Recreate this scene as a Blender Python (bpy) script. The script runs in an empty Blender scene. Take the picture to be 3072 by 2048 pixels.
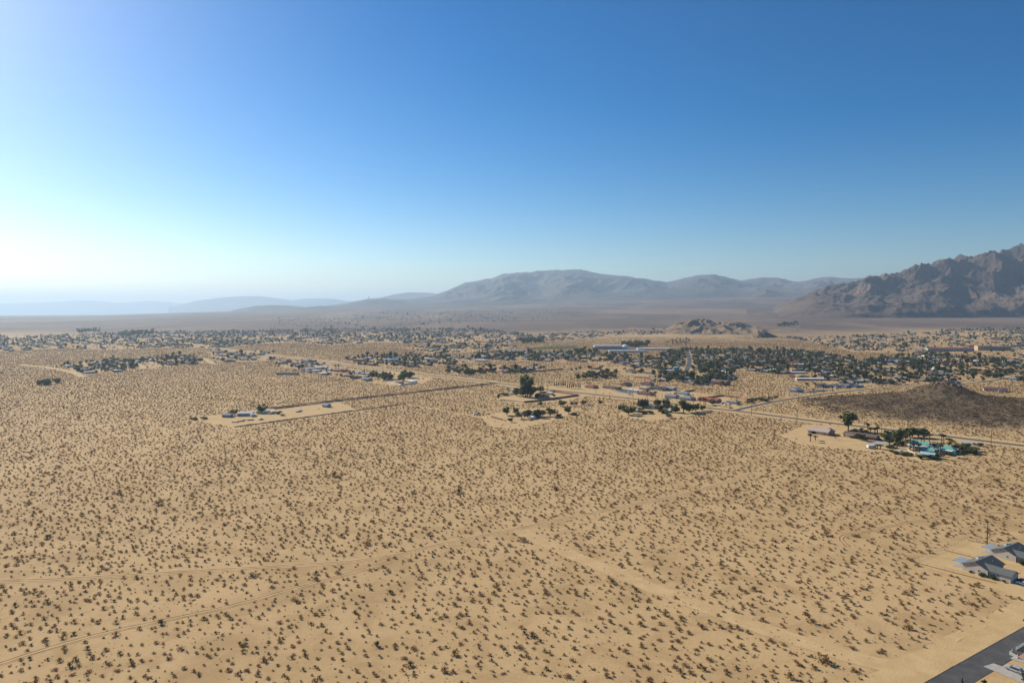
import bpy, math, random
import numpy as np
from mathutils import Vector, Matrix, noise as mnoise

random.seed(7)
RNG = np.random.default_rng(11)
SC = bpy.context.scene
COL = SC.collection
R = math.radians

# ------------------------------------------------------------------ camera
CAM_H = 110.0
F_PX = 2049.0                      # focal length in pixels of a 3072 x 2048 frame
PITCH = math.atan((1024 - 925) / F_PX)
cam_data = bpy.data.cameras.new('camera')
cam_data.sensor_width = 36.0
cam_data.lens = 36.0 * F_PX / 3072.0
cam_data.clip_start = 1.0
cam_data.clip_end = 200000.0
cam = bpy.data.objects.new('camera', cam_data)
COL.objects.link(cam)
cam.location = (0, 0, CAM_H)
cam.rotation_euler = (R(90) - PITCH, 0, 0)
SC.camera = cam

# ------------------------------------------------------------------ sky and sun
SUN_EL, SUN_AZ = R(30), R(-49)     # azimuth from +Y, negative = towards -X
sun_vec = Vector((math.sin(SUN_AZ) * math.cos(SUN_EL), math.cos(SUN_AZ) * math.cos(SUN_EL), math.sin(SUN_EL)))
world = bpy.data.worlds.new('World')
SC.world = world
world.use_nodes = True
wn = world.node_tree.nodes
sky = wn.new('ShaderNodeTexSky')
sky.sky_type = 'NISHITA'
sky.sun_disc = False
sky.sun_elevation = SUN_EL
sky.sun_rotation = SUN_AZ
sky.altitude = 900
sky.air_density = 1.0
sky.dust_density = 0.85
sky.ozone_density = 2.2
bgn = wn['Background']
bgn.inputs['Strength'].default_value = 0.075
# deep desert blue: the same grade over the whole sky
SKY_K, SKY_GAMMA, SKY_SAT = 0.13, 1.27, 1.42
pre = wn.new('ShaderNodeVectorMath'); pre.operation = 'SCALE'; pre.inputs['Scale'].default_value = SKY_K
gam = wn.new('ShaderNodeGamma'); gam.inputs['Gamma'].default_value = SKY_GAMMA
sat = wn.new('ShaderNodeHueSaturation'); sat.inputs['Saturation'].default_value = SKY_SAT
post = wn.new('ShaderNodeVectorMath'); post.operation = 'SCALE'; post.inputs['Scale'].default_value = 1 / SKY_K
WL = world.node_tree.links.new
WL(sky.outputs[0], pre.inputs[0]); WL(pre.outputs[0], gam.inputs['Color']); WL(gam.outputs[0], sat.inputs['Color'])
WL(sat.outputs[0], post.inputs[0]); WL(post.outputs[0], bgn.inputs['Color'])
sun_data = bpy.data.lights.new('sun', 'SUN')
sun_data.energy = 4.6
sun_data.angle = R(0.53)
sun_data.color = (1.0, 0.90, 0.74)
sun = bpy.data.objects.new('sun', sun_data)
COL.objects.link(sun)
sun.rotation_euler = sun_vec.to_track_quat('Z', 'Y').to_euler()

SC.view_settings.view_transform = 'Standard'
SC.view_settings.look = 'None'
SC.view_settings.exposure = 0.6
SC.view_settings.gamma = 1.0
SC.view_settings.use_curve_mapping = False
SC.render.engine = 'CYCLES'
cy = SC.cycles
cy.use_denoising = True
cy.denoiser = 'OPENIMAGEDENOISE'
cy.max_bounces = 4
cy.diffuse_bounces = 2
cy.glossy_bounces = 2
cy.transmission_bounces = 2
cy.volume_bounces = 0
cy.transparent_max_bounces = 12
cy.use_adaptive_sampling = False
cy.caustics_reflective = False
cy.caustics_refractive = False

# ------------------------------------------------------------------ photo pixel -> place on the ground
CP, SP = math.cos(PITCH), math.sin(PITCH)
def ray(u, v):
    dx = (u - 1536) / F_PX
    t = (1024 - v) / F_PX
    return dx, CP + t * SP, -SP + t * CP
def G(u, v, z=0.0):
    a, b, c = ray(u, v)
    k = (z - CAM_H) / c
    return a * k, b * k
def AT(u, v, dist):                # the point of a pixel's ray at forward distance dist
    a, b, c = ray(u, v)
    k = dist / b
    return a * k, dist, CAM_H + c * k
def GP(pts):
    return [G(u, v) for u, v in pts]
def in_poly(x, y, poly):
    x = np.asarray(x, float); y = np.asarray(y, float)
    ins = np.zeros(x.shape, bool)
    n = len(poly)
    for i in range(n):
        x1, y1 = poly[i]; x2, y2 = poly[(i + 1) % n]
        if y1 == y2: continue
        c = ((y1 > y) != (y2 > y)) & (x < (x2 - x1) * (y - y1) / (y2 - y1) + x1)
        ins ^= c
    return ins
def seg_dist(x, y, pts):
    d = np.full(np.shape(x), 1e9)
    for (x1, y1), (x2, y2) in zip(pts[:-1], pts[1:]):
        dx, dy = x2 - x1, y2 - y1
        t = np.clip(((x - x1) * dx + (y - y1) * dy) / (dx * dx + dy * dy + 1e-9), 0, 1)
        d = np.minimum(d, np.hypot(x - x1 - t * dx, y - y1 - t * dy))
    return d

# vectorised gradient noise
_PERM = np.random.default_rng(3).permutation(512)
_PERM = np.concatenate([_PERM, _PERM, _PERM])
_ANG = np.random.default_rng(4).random(512) * 2 * np.pi
_GX, _GY = np.cos(_ANG), np.sin(_ANG)
def perlin(x, y):
    xi = np.floor(x).astype(int); yi = np.floor(y).astype(int)
    xf, yf = x - xi, y - yi
    xi &= 511; yi &= 511
    def g(ix, iy, fx, fy):
        h = _PERM[_PERM[ix & 511] + (iy & 511)] & 511
        return _GX[h] * fx + _GY[h] * fy
    u = xf * xf * xf * (xf * (xf * 6 - 15) + 10); w = yf * yf * yf * (yf * (yf * 6 - 15) + 10)
    a = g(xi, yi, xf, yf); b = g(xi + 1, yi, xf - 1, yf)
    c = g(xi, yi + 1, xf, yf - 1); d = g(xi + 1, yi + 1, xf - 1, yf - 1)
    return (a + (b - a) * u) * (1 - w) + (c + (d - c) * u) * w
def fbm(x, y, o=5, gain=.5):
    s = 0; a = 1; t = 0
    for i in range(o):
        s = s + a * perlin(x * 2 ** i + 17.3 * i, y * 2 ** i - 9.1 * i); t += a; a *= gain
    return s / t * 1.6
def ridged(x, y, o=6, gain=.5, sharp=1.0):
    s = 0; a = 1; w = 1; t = 0
    for i in range(o):
        n = 1 - (np.sqrt(perlin(x * 2 ** i + 31.7 * i, y * 2 ** i + 11.9 * i) ** 2 + .0012) - .02) * 1.6
        n = np.clip(n, 0, 1) ** 2
        s = s + a * n * w; t += a
        w = np.clip(n * 1.6 * sharp, 0, 1); a *= gain
    return s / t
def sstep(a, b, x):
    t = np.clip((x - a) / (b - a), 0, 1)
    return t * t * (3 - 2 * t)

# ------------------------------------------------------------------ mesh helpers
class MB:
    def __init__(s): s.v = []; s.f = []; s.m = []
    def face(s, pts, mi=0):
        n = len(s.v); s.v += [tuple(p) for p in pts]; s.f.append(tuple(range(n, n + len(pts)))); s.m.append(mi)
    def hexa(s, p, mi=0):          # 8 corners: bottom ring then top ring
        n = len(s.v); s.v += [tuple(q) for q in p]
        for q in ((0, 3, 2, 1), (4, 5, 6, 7), (0, 1, 5, 4), (1, 2, 6, 5), (2, 3, 7, 6), (3, 0, 4, 7)):
            s.f.append(tuple(n + i for i in q)); s.m.append(mi)
    def box(s, c, d, rz=0, mi=0):  # centre of the base, size
        hx, hy = d[0] / 2, d[1] / 2
        ca, sa = math.cos(rz), math.sin(rz)
        r = [(c[0] + x * ca - y * sa, c[1] + x * sa + y * ca) for x, y in ((-hx, -hy), (hx, -hy), (hx, hy), (-hx, hy))]
        s.hexa([(x, y, c[2]) for x, y in r] + [(x, y, c[2] + d[2]) for x, y in r], mi)
    def tube(s, p0, p1, r0, r1, n=6, mi=0):
        p0, p1 = Vector(p0), Vector(p1)
        ax = (p1 - p0).normalized()
        e = ax.orthogonal().normalized(); g = ax.cross(e)
        b = len(s.v)
        for p, r in ((p0, r0), (p1, r1)):
            for i in range(n):
                a = 2 * math.pi * i / n
                s.v.append(tuple(p + e * (math.cos(a) * r) + g * (math.sin(a) * r)))
        for i in range(n):
            j = (i + 1) % n
            s.f.append((b + i, b + j, b + n + j, b + n + i)); s.m.append(mi)
        s.f.append(tuple(b + n + i for i in range(n))); s.m.append(mi)
        s.f.append(tuple(b + i for i in reversed(range(n)))); s.m.append(mi)
    def mesh(s, name, mats, smooth=False):
        me = bpy.data.meshes.new(name)
        me.from_pydata(s.v, [], s.f)
        for m in (mats if isinstance(mats, (list, tuple)) else [mats]): me.materials.append(m)
        me.polygons.foreach_set('material_index', s.m)
        if smooth: me.polygons.foreach_set('use_smooth', [True] * len(s.f))
        me.update()
        return me
    def build(s, name, mats, parent=None, smooth=False):
        return link(name, s.mesh(name, mats, smooth), parent)
KIDS = {}
def link(name, data, parent=None):
    o = bpy.data.objects.new(name, data); COL.objects.link(o)
    if parent is not None:
        o.parent = parent; KIDS.setdefault(parent.name, []).append(o)
    return o
def tag(o, label, cat, group=None):
    o['label'] = label; o['category'] = cat
    if group: o['group'] = group
    return o
def structure(o): o['kind'] = 'structure'; return o
def stuff(o, label=None):
    o['kind'] = 'stuff'
    if label: o['label'] = label
    return o
def thing(name, label, cat, x, y, rz=0, z=0, group=None):
    o = bpy.data.objects.new(name, None); COL.objects.link(o)
    o.empty_display_size = .5
    o.location = (x, y, z); o.rotation_euler = (0, 0, rz)
    return tag(o, label, cat, group)
def copy_tree(o, x, y, rz, sc=1.0, label=None, group=None, z=0):
    def cp(q, par):
        c = q.copy(); COL.objects.link(c); c.parent = par
        for ch in KIDS.get(q.name, ()): cp(ch, c)
        return c
    c = cp(o, None)
    c.location = (x, y, z); c.rotation_euler = (0, 0, rz)
    c.scale = (sc, sc, sc) if not isinstance(sc, (tuple, list)) else sc
    if label: c['label'] = label
    if group: c['group'] = group
    return c
def grid_mesh(name, X, Y, Z, mat, smooth=True):
    ny, nx = X.shape
    v = np.stack([X, Y, Z], -1).reshape(-1, 3).astype(np.float32)
    i = np.arange(ny * nx).reshape(ny, nx)
    q = np.stack([i[:-1, :-1], i[:-1, 1:], i[1:, 1:], i[1:, :-1]], -1).reshape(-1, 4)
    me = bpy.data.meshes.new(name)
    me.vertices.add(len(v)); me.vertices.foreach_set('co', v.ravel())
    me.loops.add(q.size); me.loops.foreach_set('vertex_index', q.ravel().astype(np.int32))
    me.polygons.add(len(q)); me.polygons.foreach_set('loop_start', np.arange(0, q.size, 4, dtype=np.int32))
    me.polygons.foreach_set('loop_total', np.full(len(q), 4, np.int32))
    me.materials.append(mat)
    me.update(calc_edges=True); me.validate()
    if smooth: me.polygons.foreach_set('use_smooth', [True] * len(q))
    return link(name, me)

# ------------------------------------------------------------------ materials
class NT:
    def __init__(s, name, rough=.9, spec=.2):
        s.m = bpy.data.materials.new(name); s.m.use_nodes = True
        s.n = s.m.node_tree.nodes; s.l = s.m.node_tree.links
        s.b = s.n['Principled BSDF']; s.b.inputs['Roughness'].default_value = rough
        s.b.inputs['Specular IOR Level'].default_value = spec
    def new(s, t, **k):
        q = s.n.new(t)
        for a, b in k.items():
            if a in q.inputs: q.inputs[a].default_value = b
            else: setattr(q, a, b)
        return q
    def pos(s, scale=(1, 1, 1), obj=False):
        if obj: o = s.new('ShaderNodeTexCoord').outputs['Object']
        else: o = s.new('ShaderNodeNewGeometry').outputs['Position']
        mp = s.new('ShaderNodeMapping'); mp.inputs['Scale'].default_value = scale
        s.l.new(o, mp.inputs['Vector']); return mp.outputs[0]
    def noise(s, vec, scale, detail=4, rough=.55, dist=0):
        q = s.new('ShaderNodeTexNoise', Scale=scale, Detail=detail, Roughness=rough, Distortion=dist)
        if vec is not None: s.l.new(vec, q.inputs['Vector'])
        return q.outputs['Fac']
    def ramp(s, fac, stops):
        q = s.new('ShaderNodeValToRGB'); e = q.color_ramp.elements
        while len(e) < len(stops): e.new(.5)
        for k, (p, c) in zip(e, stops):
            k.position = p; k.color = (c, c, c, 1) if isinstance(c, (int, float)) else tuple(c) + (1,)
        s.l.new(fac, q.inputs[0]); return q.outputs[0]
    def rng(s, fac, a, b, c=0, d=1):
        q = s.new('ShaderNodeMapRange')
        for i, x in ((1, a), (2, b), (3, c), (4, d)): q.inputs[i].default_value = x
        s.l.new(fac, q.inputs[0]); return q.outputs[0]
    def mix(s, fac, a, b, mode='MIX'):
        q = s.new('ShaderNodeMix', data_type='RGBA', blend_type=mode)
        for inp, x in ((q.inputs[0], fac), (q.inputs[6], a), (q.inputs[7], b)):
            if isinstance(x, (int, float)): inp.default_value = x
            elif isinstance(x, tuple): inp.default_value = x + (1,) if len(x) == 3 else x
            else: s.l.new(x, inp)
        return q.outputs[2]
    def math(s, op, a, b=0.0):
        q = s.new('ShaderNodeMath', operation=op)
        for inp, x in ((q.inputs[0], a), (q.inputs[1], b)):
            if isinstance(x, (int, float)): inp.default_value = x
            else: s.l.new(x, inp)
        return q.outputs[0]
    def color(s, c): s.l.new(c, s.b.inputs['Base Color']) if not isinstance(c, tuple) else setattr(s.b.inputs['Base Color'], 'default_value', c + (1,))
    def bump(s, h, dist=.1, strength=.6):
        q = s.new('ShaderNodeBump', Strength=strength, Distance=dist)
        s.l.new(h, q.inputs['Height']); s.l.new(q.outputs[0], s.b.inputs['Normal'])
def plain(name, c, rough=.85, var=.18, scale=1.3, spec=.2, obj=True):
    t = NT(name, rough, spec)
    n = t.noise(t.pos(obj=obj), scale, 5, .6)
    d = tuple(x * (1 - var) for x in c); e = tuple(min(1, x * (1 + var)) for x in c)
    t.color(t.mix(t.rng(n, .3, .7), d, e))
    return t.m
# ================================================================== the land
def RISE(t):                       # how high the fan climbs 9 km out, by direction t = x / y
    u = 1536 + F_PX * t
    return np.interp(u, [-3000, -400, 300, 768, 1500, 2250, 3072, 5000], [0, 0, 12, 78, 150, 262, 262, 262])
def land_z(x, y):
    x = np.asarray(x, float); y = np.asarray(y, float)
    D = np.hypot(x, y * 1.0); ys = np.maximum(y, 1.0)
    t = np.clip(x / ys, -3, 3)
    k = np.clip((y - 2300) / 6700, 0, 4)
    z = RISE(t) * np.minimum(k ** 1.45, 1.0 + .12 * (k - 1).clip(0))
    left = 1 - sstep(300, 1150, 1536 + F_PX * t)
    z = z - left * 330 * sstep(9800, 16000, y)
    z = z - (1 - left) * 260 * sstep(15500, 22000, y)
    far = sstep(2600, 6000, y)
    z = z + far * (fbm(x / 2600, y / 2600, 4) * 14 + fbm(x / 500, y / 500, 3) * 4)
    return z

def desert_colour(t):
    P = t.pos()
    n1 = t.noise(P, .004, 3, .5); n2 = t.noise(P, .05, 5, .6, .6); n3 = t.noise(P, .9, 5, .65)
    c = t.mix(t.rng(n1, .35, .65), (.425, .288, .140), (.525, .366, .186))
    c = t.mix(t.rng(n2, .42, .72), c, (.56, .394, .205))
    c = t.mix(t.math('MULTIPLY', t.rng(n2, .5, .3), .75), c, (.36, .236, .115))
    # pebbles and litter: small dark grains scattered on the sand
    vo = t.new('ShaderNodeTexVoronoi', Scale=.55, Randomness=1.0); t.l.new(P, vo.inputs['Vector'])
    g = t.rng(vo.outputs['Distance'], .16, .08)
    g = t.math('MULTIPLY', g, t.rng(t.noise(P, .03, 3), .45, .62))
    c = t.mix(t.math('MULTIPLY', g, .45), c, (.2, .135, .085))
    c = t.mix(t.rng(n3, .3, .75, 0, .35), c, (.33, .215, .105))
    return P, c, n2, n3

t = NT('desert_ground', .95, .1)
P, c, n2, n3 = desert_colour(t)
sep = t.new('ShaderNodeSeparateXYZ'); t.l.new(P, sep.inputs[0])
# past the shrubs that are built, the scrub is part of the ground's own colour
wob = t.math('MULTIPLY', t.math('SUBTRACT', t.noise(P, .0012, 3), .5), 1400.0)
yy = t.math('ADD', sep.outputs['Y'], wob)
farf = t.rng(yy, 2500, 3300)
vo = t.new('ShaderNodeTexVoronoi', Scale=.11, Randomness=1.0); t.l.new(P, vo.inputs['Vector'])
dots = t.rng(vo.outputs['Distance'], .62, .30)
n4 = t.noise(t.pos((1, .35, 1)), .0035, 6, .62, .8)
scrub = t.mix(t.rng(n4, .3, .7), (.105, .074, .060), (.175, .124, .098))
scrub = t.mix(t.rng(t.noise(t.pos((1, .5, 1)), .0011, 6, .62, .9), .46, .66), scrub, (.27, .19, .130))
scrub = t.mix(t.math('MULTIPLY', dots, .5), scrub, (.09, .075, .045))
c = t.mix(farf, c, scrub)
t.color(c)
t.bump(t.math('ADD', t.math('MULTIPLY', n2, .6), t.math('MULTIPLY', n3, .4)), .5, .55)
M_GROUND = t.m

def spaced(lo, hi, n, p):
    s = np.linspace(-1, 1, n)
    return np.where(s < 0, lo * np.abs(s) ** p, hi * np.abs(s) ** p)
gx = spaced(-52000, 52000, 241, 2.6)
gy = np.concatenate([np.linspace(-900, 2200, 12), 2200 + (np.linspace(0, 1, 260)[1:] ** 2.1) * 47000])
X, Y = np.meshgrid(gx, gy)
ground = structure(grid_mesh('ground', X, Y, land_z(X, Y), M_GROUND))

# ---- rock of the mountains
def rock_mat(name, dark, mid, light, sc=1.0, veg=.0, lo=.5, hi=.72):
    t = NT(name, .95, .1)
    P = t.pos()
    a = t.noise(P, .004 * sc, 8, .66, .4); b = t.noise(P, .03 * sc, 6, .7); c2 = t.noise(t.pos((1, 1, .3)), .0012 * sc, 4, .5)
    c = t.mix(t.rng(a, .34, .66), dark, mid)
    c = t.mix(t.rng(c2, lo, hi, 0, .8), c, light)
    c = t.mix(t.rng(b, .52, .66, 0, .6), c, dark)
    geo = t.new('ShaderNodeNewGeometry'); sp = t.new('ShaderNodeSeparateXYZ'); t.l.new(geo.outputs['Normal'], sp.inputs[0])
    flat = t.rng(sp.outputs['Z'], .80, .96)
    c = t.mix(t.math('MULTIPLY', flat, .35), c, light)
    if veg:
        vo = t.new('ShaderNodeTexVoronoi', Scale=.16 * sc, Randomness=1.0); t.l.new(P, vo.inputs['Vector'])
        c = t.mix(t.math('MULTIPLY', t.rng(vo.outputs['Distance'], .5, .2), veg), c, (.085, .08, .045))
    t.color(c)
    t.bump(t.math('ADD', a, t.math('MULTIPLY', b, .4)), 22 / sc, .6)
    return t.m
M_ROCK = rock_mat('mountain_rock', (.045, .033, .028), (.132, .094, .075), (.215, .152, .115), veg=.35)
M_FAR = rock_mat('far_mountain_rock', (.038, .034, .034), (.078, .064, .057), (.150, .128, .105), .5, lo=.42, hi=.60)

def silhouette_fit(X, Y, H, base, us, vs, lift=None):
    """scale heights direction by direction so that the skyline has the photographed outline"""
    vs = np.asarray(vs, float); us = np.asarray(us, float)
    Z = base + H
    U = 1536 + F_PX * X / Y
    want_v = np.interp(U, us, vs)
    want_top = CAM_H + (925 - want_v) * Y / F_PX      # height a point needs to touch the skyline
    ratio = (want_top - base) / np.maximum(H, 1e-3)
    ratio = np.where(H > .12 * H.max(), ratio, 1e9)
    bins = np.clip(((U - us[0]) / (us[-1] - us[0]) * 300).astype(int), 0, 300)
    k = np.full(301, np.nan)
    for b in range(301):
        q = ratio[(bins == b)]
        if q.size:
            q = q[q < 1e8]
            if q.size: k[b] = np.min(q)
    ok = ~np.isnan(k)
    k = np.interp(np.arange(301), np.arange(301)[ok], k[ok])
    ker = np.exp(-np.linspace(-2, 2, 13) ** 2); ker /= ker.sum()
    k = np.convolve(np.pad(k, 6, mode='edge'), ker, 'valid')
    k = np.clip(k, .15, 3.0)
    return base + H * np.interp((U - us[0]) / (us[-1] - us[0]) * 300, np.arange(301), k)

def range_mesh(name, us, vs, dist, front, back, nx, ny, mat, rs, seed, slope=.0, foot_v=None, sharp=1.15, rough=.75, steep=False):
    """a mountain range whose crest runs across the view at forward distance dist"""
    u0, u1 = us[0], us[-1]
    t = np.linspace((u0 - 1536) / F_PX, (u1 - 1536) / F_PX, nx)
    yy = np.linspace(dist - front, dist + back, ny)
    T, Y = np.meshgrid(t, yy)
    Yc = Y + slope * (T - t[0]) * dist
    X = T * Yc
    base = land_z(X, Yc)
    s = np.where(Y < dist, (Y - dist + front) / front, (dist + back - Y) / back)
    crest = CAM_H + (925 - np.interp(1536 + F_PX * T, us, vs)) * (dist + slope * (T - t[0]) * dist) / F_PX
    cb = np.maximum(crest - land_z(T * (dist + slope * (T - t[0]) * dist), dist + slope * (T - t[0]) * dist), 5)
    wx = fbm(X / rs * .5 + seed, Yc / rs * .5, 3) * rs * .28; wy = fbm(X / rs * .5 - seed, Yc / rs * .5 + 9, 3) * rs * .28
    rg = ridged((X + wx) / rs + seed, (Yc + wy) / rs * .8 - seed, 7, .5, sharp)
    env = np.clip(s, 0, 1)
    edge = np.clip(s / .2, 0, 1)
    if steep:                       # rocky range: separate peaks and spurs down to an abrupt foot
        big_ = ridged((X + wx * 1.4) / (rs * 2.1) + seed, (Yc + wy * 1.4) / (rs * 2.1) - seed, 2, .5, 1.0)
        H = cb * (.30 * env ** .8 + .70 * env ** .55 * (.30 * big_ + .95 * rg) ** 1.15)
        H = np.maximum(H - 22 * (1 - env), 0) * np.clip(s / .06, 0, 1)
    else:
        ro_ = rough * (1 - .8 * sstep(.62, 1, env))
        H = cb * env ** .92 * ((1 - ro_) + ro_ * rg * 1.35) * (.25 + .75 * edge)
    ends = sstep(0, .02, (T - t[0]) / (t[-1] - t[0])) * sstep(0, .02, (t[-1] - T) / (t[-1] - t[0]))
    H = H * (ends if slope >= 0 else 1)
    Z = silhouette_fit(X, Yc, H, base, us, vs)
    Z = Z - 6 * (1 - edge)
    return structure(grid_mesh(name, X, Yc, Z, mat))

# steep rocky mountain beyond the town
su = [2240, 2300, 2337, 2405, 2473, 2530, 2568, 2605, 2663, 2694, 2755, 2789, 2847, 2877, 2898, 2935, 2973, 3020, 3054, 3072, 3110, 3200, 3300, 3420, 3560, 3700]
sv = [958, 940, 915, 887, 859, 850, 843, 828, 820, 816, 790, 788, 772, 764, 773, 763, 751, 746, 734, 739, 748, 730, 745, 790, 850, 930]
range_mesh('mountain', su, sv, 5700, 1500, 1500, 900, 420, M_ROCK, 560, 3.7, slope=.10, steep=True)
# long rounded mountain further out
cu = [930, 1032, 1098, 1142, 1170, 1225, 1297, 1352, 1396, 1474, 1512, 1584, 1667, 1745, 1794, 1888, 1944, 2000, 2090, 2142, 2220, 2272, 2333, 2367, 2408, 2435, 2490, 2544, 2588, 2700, 2900, 3100]
cv = [923, 910, 897, 893, 896, 897, 888, 868, 847, 835, 821, 816, 809, 810, 820, 830, 838, 847, 825, 823, 842, 833, 833, 842, 845, 835, 830, 836, 834, 850, 870, 900]
range_mesh('mountain', cu, cv, 13500, 4200, 2500, 640, 280, M_FAR, 1300, 8.1, rough=.7, sharp=1.1)
bu = [1100, 1142, 1186, 1225, 1286, 1311, 1400, 1500]; bv = [900, 893, 882, 877, 878, 881, 895, 915]
range_mesh('mountain', bu, bv, 19000, 2500, 2500, 120, 60, M_FAR, 2600, 5.1, rough=.5)
fu = [500, 555, 588, 669, 741, 783, 827, 877, 921, 998, 1048, 1110, 1200]; fv = [925, 912, 902, 892, 888, 888, 894, 900, 895, 896, 903, 908, 918]
range_mesh('mountain', fu, fv, 26000, 4000, 4000, 160, 70, M_FAR, 3800, 2.1, rough=.5)
eu = [-900, -500, -200, 0, 98, 222, 284, 359, 451, 506, 580, 700]; ev = [915, 900, 912, 910, 909, 902, 901, 909, 902, 906, 912, 925]
range_mesh('mountain', eu, ev, 36000, 4000, 4000, 200, 60, M_FAR, 4200, 6.3, rough=.5)
# low dark foothills on the plain
for hu, hv, hd in (([690, 768, 810, 860, 899, 960, 1040], [932, 917, 915, 916, 919, 926, 932], 11500),
                   ([860, 900, 960, 1010, 1060, 1120], [934, 923, 917, 920, 927, 934], 9800),
                   ([300, 345, 400, 440, 470], [963, 957, 952, 955, 962], 7600),
                   ([-60, 0, 40, 90, 150], [970, 962, 960, 963, 970], 7000),
                   ([2250, 2272, 2296, 2330, 2360], [889, 874, 868, 877, 890], 9300)):
    range_mesh('foothill', hu, hv, hd, 420, 420, 80, 40, M_FAR, 420, hd * .01, rough=.45)
# ================================================================== hill, roads, tracks, lots
# ---- scrub-covered hill beside the road
HX, HY = G(2825, 1216)
def hill_z(x, y):
    dx, dy = x - HX, y - HY
    sx = np.where(dx < 0, 168., 150.); sy = np.where(dy < 0, 165., 95.)
    r = np.hypot(dx / sx, dy / sy) * (1 + .10 * fbm(x / 60., y / 60., 3))
    z = np.interp(r, [0, .06, .12, .19, .27, .45, .62, .8, .95, 1.02, 3], [26.5, 25.6, 22.2, 16.8, 12.4, 8.4, 5.6, 2.8, .6, -.5, -.5])
    m = sstep(1.0, .8, r)
    z = z + m * (ridged(x / 42. + 3, y / 42., 5) - .45) * 3.6 * sstep(.0, .5, r) + m * fbm(x / 9., y / 9., 3) * .7 * (1.6 - r)
    return z
hx, hy = np.meshgrid(np.linspace(HX - 185, HX + 170, 190), np.linspace(HY - 180, HY + 110, 160))
t = NT('hill_scrub', .95, .1)
P = t.pos()
a = t.noise(P, .03, 6, .65, .5); b = t.noise(P, .35, 5, .7)
c = t.mix(t.rng(a, .36, .64), (.105, .078, .050), (.175, .128, .082))
c = t.mix(t.rng(b, .5, .68, 0, .55), c, (.055, .046, .026))
c = t.mix(t.rng(t.noise(P, .012, 3, .5, 1.5), .60, .74, 0, .6), c, (.23, .165, .10))
sp = t.new('ShaderNodeSeparateXYZ'); t.l.new(P, sp.inputs[0])
zz = t.math('ADD', sp.outputs['Z'], t.math('MULTIPLY', t.math('SUBTRACT', t.noise(P, .045, 5, .65), .5), 9.0))
c = t.mix(t.rng(zz, 3.2, .2), c, (.42, .295, .150))
t.color(c); t.bump(t.math('ADD', a, b), 1.6, .7)
M_HILL = t.m
structure(grid_mesh('hill', hx, hy, hill_z(hx, hy), M_HILL))

# ---- bare rocky knolls behind the school
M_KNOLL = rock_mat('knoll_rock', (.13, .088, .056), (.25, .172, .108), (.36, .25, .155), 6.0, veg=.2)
range_mesh('hill', [1880, 2000, 2026, 2054, 2089, 2122, 2143, 2179, 2224, 2255, 2293, 2339, 2400], [1008, 984, 970, 964, 956, 957, 965, 964, 967, 975, 983, 992, 1004], 3050, 430, 480, 320, 160, M_KNOLL, 105, 1.7, steep=True)
range_mesh('hill', [2215, 2245, 2265, 2283, 2300, 2318, 2345], [1013, 1004, 994, 990, 995, 1003, 1013], 2560, 90, 90, 90, 60, M_KNOLL, 45, 4.4, steep=True)

def dirt_mat(name, c1, c2):
    t = NT(name, .95, .1)
    P = t.pos()
    a = t.noise(P, .12, 5, .6, .5); b = t.noise(P, 1.3, 4, .6)
    c = t.mix(t.rng(a, .35, .65), c1, c2)
    c = t.mix(t.rng(b, .45, .8, 0, .4), c, tuple(x * .75 for x in c1))
    t.color(c); t.bump(t.math('ADD', a, b), .2, .5)
    return t.m
M_TRACK = dirt_mat('packed_dirt', (.475, .328, .162), (.565, .402, .212))
M_RUT = dirt_mat('wheel_rut', (.225, .122, .056), (.29, .165, .078))
M_LOT = dirt_mat('cleared_sand', (.475, .328, .160), (.56, .398, .205))
M_BERM = dirt_mat('berm_soil', (.17, .11, .065), (.24, .16, .09))
M_GRASS = plain('sports_turf', (.095, .13, .040), .95, .25, .05, obj=False)
t = NT('asphalt', .85, .3)
P = t.pos()
a = t.noise(P, .25, 5, .6, .6); b = t.noise(P, 3.0, 4, .6)
c = t.mix(t.rng(a, .35, .7), (.065, .064, .064), (.100, .097, .094))
c = t.mix(t.rng(b, .5, .8, 0, .5), c, (.065, .065, .067))
vo = t.new('ShaderNodeTexVoronoi', Scale=.16, feature='DISTANCE_TO_EDGE'); t.l.new(P, vo.inputs['Vector'])
c = t.mix(t.rng(vo.outputs['Distance'], .012, .004, 0, .7), c, (.04, .04, .04))
c = t.mix(t.rng(t.noise(P, .05, 4, .6), .55, .75, 0, .3), c, (.22, .17, .11))
t.color(c); t.bump(b, .03, .4)
M_ASPHALT = t.m
M_CONCRETE = plain('pale_concrete', (.38, .355, .32), .9, .14, .5, obj=False)
M_KERB = plain('dark_asphalt_berm', (.045, .043, .042), .9, .2, .8, obj=False)

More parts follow.
